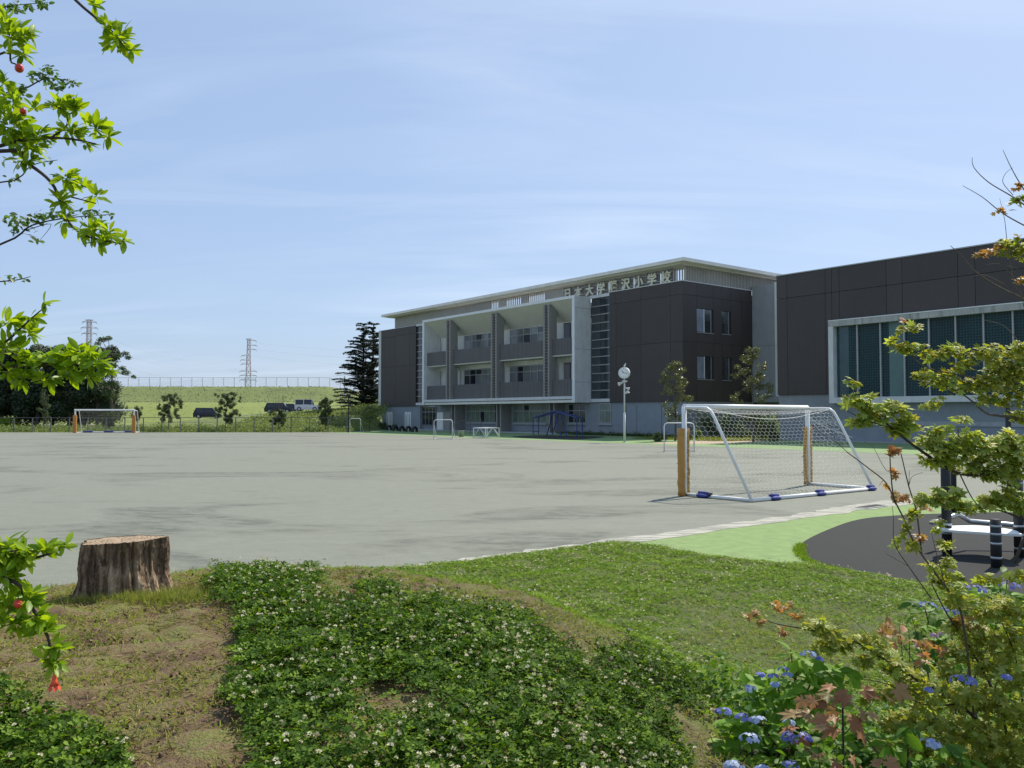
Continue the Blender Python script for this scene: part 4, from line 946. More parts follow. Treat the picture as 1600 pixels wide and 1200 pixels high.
horn((-.10, -.05, 4.24), R(195), R(20), 'floodlight'); horn((.08, 0, 3.85), R(-10), R(15), 'loudspeaker', .8); horn((.02, 0, 3.45), R(-25), R(-28), 'lamp_head', .9)
# blue climbing frame
cfA, cfB, cfC, cfD = [atz(*p) for p in ((833, 680), (841.5, 678.6), (901.5, 683.6), (909.8, 681.8))]
cf = empty('climbing_frame', (cfA[0], cfA[1], 0), 0, 'blue arched climbing frame in the shade of the school', 'climbing frame')
g0 = lambda p, z: (float(p[0]-cfA[0]), float(p[1]-cfA[1]), z)
for a_, b__ in ((cfA, cfC), (cfB, cfD)):
    mid = (np.array(a_)+np.array(b__))/2
    MB().tube([g0(a_, 1.68), g0(mid, 2.3), g0(b__, 1.68)], .05, 8).build('top_rail', MT['blue'], cf)
    MB().cyl(g0(a_, 0), g0(a_, 1.68), .045).build('leg', MT['blue'], cf); MB().cyl(g0(b__, 0), g0(b__, 1.68), .045).build('leg', MT['blue'], cf)
    dd = (np.array(b__)-np.array(a_))*.17; MB().cyl(g0(mid, 2.3), g0(mid-dd, 0), .045).build('brace_leg', MT['blue'], cf); MB().cyl(g0(mid, 2.3), g0(mid+dd, 0), .045).build('brace_leg', MT['blue'], cf)
rg = MB()
for t_ in np.linspace(0, 1, 15):
    z = 1.68+.62*(1-abs(2*t_-1)); rg.cyl(g0(cfA+(cfC-cfA)*t_, z), g0(cfB+(cfD-cfB)*t_, z), .03, 6)
rg.cyl(g0(cfA, .3), g0(cfB, .3), .03, 6).cyl(g0(cfC, .3), g0(cfD, .3), .03, 6)
rg.build('rung', MT['blue'], cf)
# stepped pull-up bars
pb = empty('pull_up_bars', (*atz(751.5, 679)[:2], 0), 0, 'thin dark stepped pull-up bars in front of the shaded windows', 'pull-up bars'); D0 = float(pb.location.y)
px_ = [0, -1.1, -2.2, -3.3]; hs = [1.5, 1.35, 1.1]
for i in range(4):
    h_ = max(hs[max(i-1, 0)], hs[min(i, 2)]); MB().cyl((px_[i], -px_[i]*1.1, 0), (px_[i], -px_[i]*1.1, h_), .04, 8).build('post', MT['fence'], pb)
for i in range(3): MB().cyl((px_[i], -px_[i]*1.1, hs[i]), (px_[i+1], -px_[i+1]*1.1, hs[i]), .025, 8).build('bar', MT['fence'], pb)
# storage cabinets by the wall
for (p0, p1, mm, lb) in ((36.6, 38.0, 'offwhite', 'tall pale steel storage cabinet against the school wall under the balcony block'), (35.0, 36.5, 'fin', 'grey brown storage cabinet to the right of the pale one under the balcony block')):
    x, y = lw((p0+p1)/2, .35); o = empty('storage_cabinet', (x, y, 0), RZ, lb, 'cabinet')
    w = (p1-p0)/2-.02; MB().box(-w, w, -.4, .4, .14, 2.25).build('cabinet_body', MT[mm], o)
    MB().box(-w+.04, -.01, .402, .42, .3, 2.2).build('door', MT[mm], o); MB().box(.01, w-.04, .402, .42, .3, 2.2).build('door', MT[mm], o); MB().box(-w, w, -.42, .44, 2.252, 2.3).build('cabinet_roof', MT['alu'], o)
# half buried tyres in a row
tl = [(608, 672.5), (618, 673.5), (628, 674), (638, 674.5), (648, 675)]
tyrem = None
for i, p in enumerate(tl):
    a = atz(*p); lb = ['leftmost', 'second from the left', 'middle', 'fourth from the left', 'rightmost'][i]+' black tyre in the half buried row by the white doors'
    if tyrem is None:
        mb = MB(); n = 20; 
        pts = [(.42*math.cos(2*math.pi*k/n), 0, .42*math.sin(2*math.pi*k/n)) for k in range(n+1)]; mb.tube(pts, .15, 8); tyrem = mb.build('tyre', MT['black'], None, True); o = tyrem
    else: o = tyrem.copy(); COL.objects.link(o)
    o.location = (a[0], a[1], .12); o.rotation_euler = (0, 0, R(62)); tag(o, lb, 'tyre', 'half buried play tyres')
# drain grate
dg = empty('drain_grate', (*atz(1362, 792.5)[:2], .012), math.atan2(*(np.array(atz(1420, 783)[:2])-atz(1300, 799)[:2])[::-1]), 'dark steel drain grate set in the worn white line', 'drain grate')
MB().box(-.42, .42, -.14, .14, 0, .012).build('frame', MT['steel'], dg)
gb = MB()
for i in range(12): gb.box(-.38+i*.065, -.345+i*.065, -.11, .11, .013, .018)
gb.build('grate_bars', MT['black'], dg)
# playground seat ring with black posts
pgc = atz(1525, 872); pg = empty('play_platform', (pgc[0], pgc[1], 0), 0, 'play platform of black posts with silver bands and a white board on rubber paving', 'play platform')
for p, h_ in (((1480, 868), 1.42), ((1557, 888), .62), ((1593, 872), 1.1), ((1490, 800), 1.5), ((1578, 775), 2.35)):
    a = atz(*p); c_ = (float(a[0]-pgc[0]), float(a[1]-pgc[1])); po = MB().cyl((*c_, 0), (*c_, h_), .065, 14).build('post', MT['black'], pg, True)
    for z in (.12, .30, .42, h_-.1):
        if z < h_: MB().cyl((*c_, z), (*c_, z+.03), .068, 14).build('band', MT['steel'], po, True)
def rel(p, z): a = atd(p[0], p[1], 1); return None
br = atz(1478, 868)-pgc; 
bd = [(-.40, .0), (.28, -.42), (.42, -.30), (.50, .05), (.30, .42), (-.2, .38), (-.42, .2)]
MB().prism(soft(bd, 5), .355, .385).build('white_board', MT['white'], pg)
MB().tube([(-.35, .5, .42), (-.1, .75, .40), (.1, .62, .52), (.35, .78, .40), (.9, .7, .36), (1.2, .4, .36), (1.25, -.1, .36)], .035, 10).build('steel_rail', MT['steel'], pg, True)
MB().tube([(.75, -.9, .12), (1.0, -.2, .3), (1.3, .3, 1.0)], .04, 8).build('steel_rail', MT['steel'], pg, True)

# ------------------------------------------------------------------ trees, far and middle distance
def blobs(cs, per, size, flat=.6):
    """leaf positions and normals on and in ellipsoidal clumps; cs rows: x y z rx ry rz n"""
    Cs, Ns = [], []
    for x, y, z, rx, ry, rz, n in cs:
        n = int(n*per); d = rng.normal(size=(n, 3)); d /= np.linalg.norm(d, axis=1, keepdims=True)
        r = rng.random(n)**.33*(.75+.25*rng.random(n)); Cs.append(np.array([x, y, z])+d*np.array([rx, ry, rz])*r[:, None]); Ns.append(d+rng.normal(size=(n, 3))*flat+np.array([0, 0, .35]))
    return np.vstack(Cs), np.vstack(Ns)
def tree(name, label, cat, base, trunkpts, tr, clumps, lsize, mt, per=1, limbs=None, group=None, tmat='bark', T=QUAD, flat=.6):
    o = empty(name, tuple(base), 0, label, cat, group)
    mb = MB().tube(trunkpts, np.linspace(tr, tr*.3, len(trunkpts)), 8)
    tp_ = np.array(trunkpts)
    if limbs is None:
        for c_ in clumps:
            i = int(np.argmin(np.abs(tp_[:, 2]-(c_[2]-c_[5]*.8)))); i = max(i, 1 if len(tp_) > 1 else 0); p = tp_[i]; q_ = np.array(c_[:3]); mb.tube([p, (p*.5+q_*.5)+np.array([0, 0, -.04*np.linalg.norm(q_-p)]), q_], [tr*.4, tr*.25, tr*.08], 5)
    mb.build('trunk', MT[tmat], o)
    C, Nn = blobs(clumps, per, lsize, flat)
    cloud('crown', *T, C, frames(Nn), rng.uniform(.6, 1.25, len(C))*lsize, MT[mt], None, o)
    return o
# dark wood at the left: individual crowns
WD = [(-14, 118, 9.5), (2, 112, 10.6), (30, 120, 11.2), (58, 112, 10.9), (82, 116, 11.6), (108, 112, 10.6), (132, 118, 11.0), (152, 112, 11.4)]
wl = ['far left dark evergreen tree cut by the photo edge', 'dark evergreen tree behind the lime coloured branch at the left edge', 'dark broad crowned tree of the wood, third from the left', 'dark evergreen tree of the wood, fourth from the left',
      'tallest dark evergreen tree left of the pylon', 'dark evergreen tree of the wood just left of the first pylon', 'dark evergreen tree directly below the first pylon', 'dark evergreen tree at the right end of the dense wood']
for (px, D, H_), lb in zip(WD, wl):
    c_ = atd(px, 640, D); zt = H_; cl = []
    for k in range(15):
        f_ = rng.random(); rad = 3.0*(1-.35*f_); a = rng.uniform(0, 6.28); cl.append((rad*.62*math.cos(a), rad*.62*math.sin(a), zt*(.16+.66*f_), 1.7, 1.7, 1.2, 1))
    for k in range(9): a = rng.uniform(0, 6.28); cl.append((rng.uniform(-2.2, 2.2), rng.uniform(-1.5, 1.5), zt-1.2-rng.uniform(0, .9), rng.uniform(.7, 1.3), 1.2, rng.uniform(.5, .9), .75))
    tree('dark_tree', lb, 'tree', (c_[0], c_[1], .8), [(0, 0, -.8), (.1, 0, 3), (0, .1, 6), (.1, 0, zt-1.5)], .28, cl, .30, 'wood', 800, group='dark trees of the wood')
# undergrowth filling the foot of the wood
C, Nn = blobs([(atd(px, 640, 116)[0], 116+rng.uniform(-4, 3), 1.5+rng.uniform(0, 2.4), 2.6, 1.8, 1.9, 1) for px in range(-30, 178, 5)], 600, .3)
tag(cloud('undergrowth', *QUAD, C, frames(Nn), rng.uniform(.2, .42, len(C)), MT['wood']), 'dark undergrowth at the foot of the wood', 'undergrowth', kind='stuff')
# the open-crowned tree at the wood's right edge
b_ = atd(174, 640, 108); S_ = 108/1300
def offs(px, py, D0=108): return ((px-174)*D0/1300, rng.uniform(-.8, .8), EYE+(648-py)*D0/1300-.6)
cl = [(*offs(px, py), r*S_, r*S_*.8, r*S_*.62, (r/9)**2) for px, py, r in ((160,531,8),(172,529,7),(152,537,6),(182,556,6),(192,552,7),(198,558,6),(188,575,7),(199,582,8),(176,571,8),(165,560,7),(152,552,7),(170,585,10),(176,600,11),(170,615,11),(180,622,8),(160,600,9),(204,588,5),(158,545,5))]
tree('open_tree', 'open crowned tree with bare grey limbs at the right edge of the dark wood', 'tree', (b_[0], b_[1], .6), [(0, 0, -.6), (.1, 0, 2), (-.1, 0, 4.5), (.1, 0, 7), (-.3, 0, 9.3)], .2, cl, .2, 'shr', 330, tmat='twig')
# saplings and shrubs along the far fence
SP = [(68, 648, 672, 5, 'thin sapling in front of the dark wood', .5), (68, 600, 655, 9, None, .12), (172, 651, 670, 11, 'low round shrub seen through the distant goal', 1), (214, 640, 660, 6, 'small dark bush just right of the distant goal', .8)]
def sapling(px, ytop, ybase, halfw, label, dens=1., D=95, lean=0, ncl=16, mt='sap'):
    z0 = max(EYE+(648-ybase)*D/1300, 0); c_ = atd(px, ybase, D); H_ = (ybase-ytop)*D/1300; wz = halfw*D/1300; cl = []
    ncl = int(ncl*1.8)
    for k in range(ncl):
        f_ = (k+.5)/ncl; w = wz*(.35+.75*math.sin(math.pi*min(1, f_*.8+.12)))*rng.uniform(.3, 1.05); a = rng.uniform(0, 6.28)
        cl.append((w*math.cos(a)+lean*f_, w*math.sin(a)*.6, H_*(.18+.78*f_), rng.uniform(.2, .36), .3, rng.uniform(.2, .38), .62))
    for k in range(int(ncl*.5)): a = rng.uniform(0, 6.28); cl.append((wz*1.15*math.cos(a)+lean*.5, .4*math.sin(a), H_*rng.uniform(.3, .95), .16, .16, .22, .3))
    return tree('sapling', label, 'young tree', (c_[0], c_[1], z0), [(0, 0, -z0-.05), (.05, 0, H_*.35), (-.05+lean*.4, 0, H_*.7), (lean*.8, 0, H_*.95)], .05, cl, .13, mt, int(260*dens), group='young trees along the far fence')
sapling(68, 606, 673, 8, 'spindly sapling in front of the dark wood at the left', .3, ncl=12); sapling(172, 645, 671, 11, 'low shrubby young tree seen through the distant goal', .8)
sapling(214, 636, 660, 6, 'small dark young tree just right of the distant goal', .9, ncl=9); sapling(263, 614, 668, 16, 'broad young tree between the distant goal and the leftmost parked car', .9, lean=.3, ncl=20)
sapling(352, 612, 671, 17, 'wide bushy young tree at the right end of the leftmost dark car', 1, lean=.5, ncl=22); sapling(435, 640, 668, 11, 'low young tree in front of the middle dark car', .9, ncl=12)
sapling(508, 621, 671, 10, 'dark upright young tree right of the silver van', 1.2, ncl=16); sapling(577, 633, 664, 13, 'loose light green young tree between the lamp post and the school', .8, ncl=14, mt='weed')
for px, y0, y1 in ((433, 615, 642), (440, 617, 642), (507, 612, 632), (512, 611, 636)):
    pass
# bare whips above two of the young trees
for px in (430, 506):
    mb = MB(); c_ = atd(px+5, 645, 95.3)
    for k in range(7):
        x = rng.uniform(-.9, .7); mb.tube([(x*.4, 0, 0), (x*.8, 0, 1.2), (x, 0, rng.uniform(1.9, 2.6))], [.02, .015, .01], 4)
        mb.tube([(x*.8, 0, 1.2), (x*.8+.3, 0, 1.8)], .009, 4)
    o = mb.build('whip_stems', MT['twig']); o.location = (c_[0], c_[1], EYE+(648-646)*95.3/1300-.3); tag(o, 'bare upright whip stems above the %s' % ('low young tree by the middle dark car' if px == 430 else 'upright young tree right of the silver van'), 'stems', 'bare whip stems by the far fence')
# weed belt
n = 52000; X = rng.uniform(-108, -17.6, n); Yw = rng.uniform(92.6, 101, n); prof = (.5+.5*vn(X, Yw, .9, 2))*.7+.25*rng.random(n)
gz = hillz(X, Yw); C = np.column_stack([X, Yw, gz+rng.random(n)*np.clip(1.15*prof, .1, 1.1)*np.where(Yw < 94.5, .85, 1)])
tag(cloud('weed_belt', *QUAD, C, frames(rng.normal(size=(n, 3))+np.array([0, -.3, .6])), rng.uniform(.10, .26, n), MT['weed'], np.clip(rng.normal(.45, .22, n)-(.15*(prof < .4)), 0, .99)), 'yellow green weeds growing along the far edge of the court', 'weeds', kind='stuff')
n = 24000; X = rng.uniform(-120, -66, n); Yw = rng.uniform(98, 112, n); C = np.column_stack([X, Yw, hillz(X, Yw)+rng.random(n)*.9]); d = rng.normal(size=(n, 3))*.3; d[:, 2] = 1
tag(cloud('tall_grass', *BLADE, C, frames(np.cross(d, rng.normal(size=(n, 3))), d), np.column_stack([rng.uniform(.4, 1.0, n), np.full(n, 1.2), np.full(n, 1)]), MT['lawn']), 'tall fresh green grass in front of the dark wood', 'grass', kind='stuff')
# bank of scrub beside the road at the right of the hill
n = 16000; X = rng.uniform(-35, -16.5, n); Yw = rng.uniform(100, 119, n); k = vn(X, Yw, .6, 3) > -.5; X, Yw = X[k], Yw[k]
C = np.column_stack([X, Yw, np.maximum(hillz(X, Yw), 0)+rng.random(len(X))*(.22+.7*(X > -21.5))*(1-.6*(Yw > 113))]); tag(cloud('roadside_scrub', *QUAD, C, frames(rng.normal(size=(len(X), 3))+np.array([0, -.2, .6])), rng.uniform(.12, .3, len(X)), MT['weed']), 'scrubby bank of weeds between the fence and the rising road', 'scrub', kind='stuff')
# tufts that break up the hill surface
n = 5000; X = rng.uniform(-120, -26, n); Yw = rng.uniform(127.5, 172, n); C = np.column_stack([X, Yw, hillz(X, Yw)*(1-sm(-30, -18, X)*.35)+.02]); d = rng.normal(size=(n, 3))*.5; d[:, 2] = 1
k = (Yw > 150) | (rng.random(n) < .25)
tag(cloud('hill_tufts', *BLADE, C[k], frames(np.cross(d, rng.normal(size=(n, 3))), d)[k], np.column_stack([rng.uniform(.1, .25, n), np.full(n, 1.6), np.full(n, 1)])[k], mat('tuft_grass', (.125, .15, .045), .9, .2, 3)), 'rough grass tufts over the upper hill slope', 'grass', kind='stuff')

# cedar beside the school
def cedar(px, py_top, D, spread, label):
    c_ = atd(px, 640, D); H_ = EYE+(648-py_top)*D/1300; o = empty('cedar_tree', (c_[0], c_[1], 0), 0, label, 'cedar tree', 'cedars beside the school')
    mb = MB().tube([(0, 0, 0), (0, 0, H_*.5), (.1, 0, H_*.97)], [.3, .18, .04], 8); Cs = []; Ns = []; Ss = []
    nt_ = 21
    for k in range(nt_*6):
        f_ = .08+.91*(max(0, k//6+rng.uniform(-.42, .42))/nt_)**.92; z = H_*f_; L = spread*1.08*max(0, 1-f_)**.66*rng.uniform(.6, 1.12)+.25; a = rng.uniform(0, 6.28); d = np.array([math.cos(a), math.sin(a), 0])
        p0 = np.array([0, 0, z]); p1 = p0+d*L*.6+np.array([0, 0, .14*L]); p2 = p0+d*L+np.array([0, 0, .10*L-.02]); mb.tube([p0, p1, p2], [.05, .03, .01], 4, False)
        m_ = int(130*L); t_ = rng.random(m_)**.7; P = p0+(p2-p0)*t_[:, None]; P[:, 2] += .14*L*np.sin(np.pi*t_*.8); side = np.array([-d[1], d[0], 0]); P += side*(rng.normal(size=m_)*.20*L*(.3+t_*.7)*(1.15-t_))[:, None]; P[:, 2] -= np.abs(rng.normal(size=m_))*.05
        Cs.append(P); Ns.append(np.tile([0, 0, 1.], (m_, 1))+rng.normal(size=(m_, 3))*.35); Ss.append(rng.uniform(.12, .28, m_))
    mb.build('trunk', MT['bark'], o); C = np.vstack(Cs); cloud('crown', *QUAD, C, frames(np.vstack(Ns)), np.concatenate(Ss), MT['cedar'], None, o)
cedar(567, 500, 121, 4.9, 'tall dark cedar with level tiered boughs left of the school, the left of two tops'); cedar(582, 499, 124, 4.6, 'dark cedar close against the left end wall of the school')
# low trees and buildings behind, under the cedar
for px, D, H_, w, lb in ((552, 150, 4.2, 3, 'dark low tree right of the utility pole under the cedar'), (585, 140, 5.2, 4, 'bushy green tree at the foot of the cedar by the school')):
    c_ = atd(px, 640, D); tree('low_tree', lb, 'tree', (c_[0], c_[1], 0), [(0, 0, 0), (0, 0, 2), (0, 0, H_-1)], .15, [(rng.uniform(-w*.6, w*.6), rng.uniform(-1.5, 1.5), rng.uniform(1, H_-.6), 1.2, 1.2, .8, 1) for _ in range(12)], .26, 'shr', 190)
hs_ = atd(557, 640, 215)
for i, (dx, dy, w, h, lb) in enumerate(((0, 0, 7.5, 6.4, 'small house with a pale orange roof seen left of the cedar'), (6.5, 14, 8, 4.9, 'low house with a pale orange roof half hidden behind the cedar'))):
    o = empty('house', (hs_[0]+dx, hs_[1]+dy, 0), .35, lb, 'house', 'houses far behind the cedar')
    MB().box(-w/2, w/2, -3.5, 3.5, 0, h-1.2).build('wall', MT['offwhite'], o); MB().add([(-w/2-.5, -4, h-1.25), (w/2+.5, -4, h-1.25), (w/2+.5, 4, h-1.25), (-w/2-.5, 4, h-1.25), (-w/4, 0, h+1), (w/4, 0, h+1)], [(0, 1, 5, 4), (1, 2, 5), (2, 3, 4, 5), (3, 0, 4), (3, 2, 1, 0)]).build('roof', MT['roofo'], o)
    for x in (-w*.28, w*.12): MB().box(x, x+1.4, -3.56, -3.501, 2.6, 3.9).build('window', MT['glass'], o)
# trees in the gap and in front of the school
def magnolia(px, pyb, pyt, D, halfpx, label, seed_):
    c_ = atz(px, pyb); D = c_[1]; S_ = D/1300; H_ = (pyb-pyt)*S_; w = halfpx*S_; cl = []; n = 46
    for k in range(n):
        f_ = (k+.5)/n; rad = w*(.35+.75*math.sin(math.pi*(.12+.86*f_))**.8)*rng.uniform(.35, 1.08)*(1-.45*f_**3); a = rng.uniform(0, 6.28)
        r = rng.uniform(.16, .38); cl.append((rad*math.cos(a), rad*math.sin(a), H_*(.24+.73*f_), r*1.25, r*1.25, r*.9, (r/.22)**2))
    return tree('evergreen_tree', label, 'tree', (c_[0], c_[1], 0), [(0, 0, -.05), (.06, 0, H_*.3), (-.04, .05, H_*.6), (.03, 0, H_*.93)], .085, cl, .12, 'mag', 70, group='evergreens in front of the school')
magnolia(1055, 689, 561, 60, 24, 'slim evergreen tree with bronze tinged leaves nearer the clock pole', 1); magnolia(1177, 692, 538, 58, 29, 'taller slim evergreen tree with bronze tinged leaves by the gym corner', 2)
def shrub(px, pyb, pyt, halfpx, label, mt='shr', name='shrub', group=None, D=None, n=14, size=.10, per=120):
    c_ = atz(px, pyb) if D is None else np.array([*atd(px, pyb, D)[:2], 0]); S_ = c_[1]/1300; H_ = (pyb-pyt)*S_; w = halfpx*S_; cl = []
    for k in range(n): a = rng.uniform(0, 6.28); rr = w*.72*rng.random()**.5; cl.append((rr*math.cos(a), rr*math.sin(a), H_*rng.uniform(.15, .78)*(1-.35*(rr/w)), w*.38, w*.38, H_*.22, 1))
    return tree(name, label, 'shrub', (c_[0], c_[1], 0), [(0, 0, -.02), (0, 0, H_*.6)], .03, cl, size, mt, per, group=group)
shrub(1108, 684, 640, 20, 'tall dark shrub behind the crossbar of the near goal', n=22, per=150); shrub(1140, 685, 637, 22, 'dark shrub against the school between the two evergreens', n=22, per=150); shrub(1162, 686, 655, 16, 'dark shrub left of the taller evergreen trunk')
shrub(1192, 688, 632, 18, 'bright green bushy shrub behind the taller evergreen', 'shr', n=22, per=150); shrub(1196, 662, 612, 15, 'sunlit yellow green shrub in the gap beside the gym', 'shry', D=66, n=16)
shrub(1212, 670, 618, 10, 'yellow green shrub touching the gym corner', 'shry', D=65.4, n=10); shrub(1208, 690, 655, 10, 'dark shrub at the foot of the gym corner')
shrub(1090, 687, 664, 9, 'small sunlit shrub just right of the small hoop goal', 'shry', n=9); shrub(1030, 690, 671, 14, 'low shrub at the foot of the slimmer evergreen', n=12); shrub(1072, 690, 670, 10, 'low dark shrub right of the slimmer evergreen trunk', n=10)
for px, w, lb in ((617, 6, 'dark low shrub behind the leftmost tyres'), (645, 8, 'dark shrub behind the rightmost tyres'), (667, 10, 'dark purple brown shrub by the first ground floor window'), (598, 8, 'low green shrub at the left corner of the school')):
    shrub(px, 671.5, 657 if w > 6 else 662, w, lb, group='shrubs at the left end of the school', n=9, size=.13)
# planting strip at the foot of the school wall
n = 9000; U_ = rng.uniform(.2, 15, n); Wd = rng.uniform(.3, 1.5, n); XY = A0+np.outer(U_, UV)+np.outer(Wd, NV); Hh = .12+.55*(.5+.5*vn(U_, Wd, 3.1, 1))**2*rng.random(n)
tag(cloud('planting_strip', *QUAD, np.column_stack([XY, Hh*rng.random(n)]), frames(rng.normal(size=(n, 3))+np.array([0, 0, .5])), rng.uniform(.07, .16, n), MT['shr']), 'low dark planting strip along the foot of the school wall', 'planting', kind='stuff')
n = 12000; U_ = rng.uniform(-9.5, -.5, n); Wd = rng.uniform(-3, 8, n); XY = A0+np.outer(U_, UV)+np.outer(Wd, NV)
k = Wd < 6.5+vn(U_, Wd, 1.3, 2); XY = XY[k]; n = len(XY); d = rng.normal(size=(n, 3))*.5; d[:, 2] = 1
tag(cloud('verge_grass', *BLADE, np.column_stack([XY, np.zeros(n)]), frames(np.cross(d, rng.normal(size=(n, 3))), d), np.column_stack([rng.uniform(.08, .22, n), np.full(n, .6), np.full(n, 1)]), MT['grass']), 'thin dry grass between the evergreens and the tan path', 'grass', kind='stuff')

# ------------------------------------------------------------------ fences, rails, poles, pylons, cars
ff = empty('low_fence', (0, 92.4, 0), 0, 'low dark post and wire fence along the far edge of the court', 'fence')
for k in range(34): x = -86+k*2.05; MB().box(x-.045, x+.045, -.045, .045, 0, 1.66).build('post', MT['fence'], ff)
MB().box(-86.2, -18.2, -.02, .02, 1.59, 1.65).build('top_rail', MT['fence'], ff); MB().box(-86.2, -18.2, -.012, .012, 1.1, 1.125).build('wire', MT['fence'], ff); MB().box(-86.2, -18.2, -.012, .012, .5, .525).build('wire', MT['fence'], ff)
hf = empty('hilltop_fence', (0, 172.5, 0), 0, 'tall thin wire fence along the crest of the grass hill', 'fence')
def hzp(x): return float(hillz(np.array(float(x)), np.array(172.5))*(1-sm(-30, -18, np.array(float(x)))*.35))
xs = [-84+2.2*k for k in range(27)]; xs = [x for x in xs if x < -26.5]
for x in xs: MB().box(x-.035, x+.035, -.035, .035, hzp(x)-.1, hzp(x)+1.95).build('post', MT['alu'], hf)
mb = MB(); mb2 = MB()
for a_, b__ in zip(xs[:-1], xs[1:]):
    mb.tube([(a_, 0, hzp(a_)+1.93), (b__, 0, hzp(b__)+1.93)], .03, 4)
    for k in range(9):
        u0 = k/9; 
        for s_ in (-1, 1):
            z0, z1 = (.05, 1.9) if s_ > 0 else (1.9, .05); mb2.tube([(a_+(b__-a_)*u0, 0, hzp(a_)+(hzp(b__)-hzp(a_))*u0+z0), (a_+(b__-a_)*min(1, u0+.4), 0, hzp(a_)+(hzp(b__)-hzp(a_))*min(1, u0+.4)+z1)], .0035, 3, False)
mb.build('top_rail', MT['alu'], hf); mb2.build('wire_mesh', MT['alu'], hf)
def rail(pts, label, r=.05, h=.55):
    o = empty('guard_rail', tuple(pts[0]), 0, label, 'guard rail', 'pale rails along the rising road'); p0 = np.array(pts[0]); P = [tuple(np.array(p)-p0) for p in pts]
    MB().tube([(x, y, z+h) for x, y, z in P], r, 6).build('rail', MT['greyrail'], o)
    for x, y, z in P: MB().cyl((x, y, z-.3), (x, y, z+h), .04, 6).build('post', MT['greyrail'], o)
rail([tuple(atd(px, py, 127.4)) for px, py in ((352, 653), (372, 651), (395, 648.5), (418, 646.5))], 'pale rail beside the road between the leftmost and middle cars', h=.05, r=.045)
rail([tuple(atd(px, py, 122)) for px, py in ((516, 636.8), (540, 635), (562, 633.5), (590, 632))], 'pale rail climbing towards the school right of the silver van', h=.2)
rail([tuple(atd(px, py, 104)) for px, py in ((562, 652), (578, 651.4), (596, 651))], 'short yellowish rail touching the left corner of the school', h=.1)
lp_ = atz(544.5, 676); lamp = empty('lamp_post', (lp_[0], lp_[1], 0), 0, 'black lamp post with a lantern head at the far court edge', 'lamp post')
MB().cyl((0, 0, 0), (0, 0, 3.75), .06).build('pole', MT['black'], lamp); MB().lathe([(.07, 3.7), (.1, 3.75), (.2, 4.05), (.2, 4.1), (.26, 4.12), (.26, 4.17), (.05, 4.25)], 12).build('lantern', MT['black'], lamp); MB().cyl((0, -.02, 3.0), (.28, -.02, 3.0), .09, 8).build('side_lamp', MT['black'], lamp)
up_ = atd(538, 640, 165); upo = empty('utility_pole', (up_[0], up_[1], 0), 0, 'concrete utility pole with crossarms between the hill and the cedar', 'utility pole')
MB().cyl((0, 0, 0), (0, 0, 9.6), .13, 8).build('pole', MT['steel'], upo); MB().box(-.9, .9, -.05, .05, 8.9, 9.0).build('crossarm', MT['steel'], upo); MB().box(-.7, .7, -.05, .05, 8.2, 8.3).build('crossarm', MT['steel'], upo); MB().cyl((.3, 0, 6.6), (.3, 0, 7.3), .25, 8).build('transformer', MT['fence'], upo); MB().cyl((-.9, 0, 6.0), (.2, 0, 6.0), .12, 6).build('street_light', MT['steel'], upo)
def pylon(px, py_top, D, wb, wt, arms, label):
    c_ = atd(px, 640, D); H_ = EYE+(648-py_top)*D/1300; o = empty('pylon', (c_[0], c_[1], 0), .2, label, 'pylon', 'electricity pylons on the skyline')
    n = 13; zs = [H_*.96*(1-(1-k/n)**1.25) for k in range(n+1)]
    def w(z): f_ = z/(H_*.96); return wb+(wt-wb)*min(1, f_**.55*1.05)
    for part, lo, hi, mt in (('lower_lattice', 0, n//2, 'pylon'), ('upper_lattice', n//2, n, 'pylon_rhaze' )):
        mb = MB(); th_ = .16
        for k in range(lo, hi):
            z0, z1 = zs[k], zs[k+1]; a, b__ = w(z0)/2, w(z1)/2; ca = [(-a, -a), (a, -a), (a, a), (-a, a)]; cb_ = [(-b__, -b__), (b__, -b__), (b__, b__), (-b__, b__)]
            for i in range(4):
                j = (i+1) % 4; mb.tube([(*ca[i], z0), (*cb_[i], z1)], th_, 4, False); mb.tube([(*ca[i], z0), (*cb_[j], z1)], th_*.55, 3, False); mb.tube([(*ca[j], z0), (*cb_[i], z1)], th_*.55, 3, False); mb.tube([(*cb_[i], z1), (*cb_[j], z1)], th_*.55, 3, False)
        mb.build(part, MT[mt], o)
    for zf, l, r in arms:
        z = H_*zf; mb = MB(); mb.tube([(-l, 0, z), (r, 0, z)], .22, 4); mb.tube([(-l, 0, z), (0, 0, z+1.6), (r, 0, z)], .1, 4)
        for x in ((-l) if l > 1.5 else None, r if r > 1.5 else None):
            if x is not None: mb.tube([(x, 0, z), (x, 0, z-1.3)], .12, 4)
        mb.build('crossarm', MT['pylon'], o)
    MB().box(-wt, wt, -.3, .3, H_*.96, H_*.96+.5).build('top_beam', MT['pylon'], o)
pylon(387.5, 525, 600, 6.6, 2.0, [(.945, .8, 5.2), (.887, .8, 5.6), (.835, .8, 5.2), (.757, 5.2, .8), (.705, 5.6, .8), (.655, 5.2, .8), (.568, 6, 5.6), (.515, 6, 5.6), (.46, 6, 5.6)], 'tall lattice pylon with staggered arms rising behind the grass hill')
pylon(137, 494, 480, 6, 2.0, [(.945, 3.8, 4), (.887, 4.4, 4.6), (.83, 3.9, 4.2)], 'shorter lattice pylon with three even arms above the dark wood')
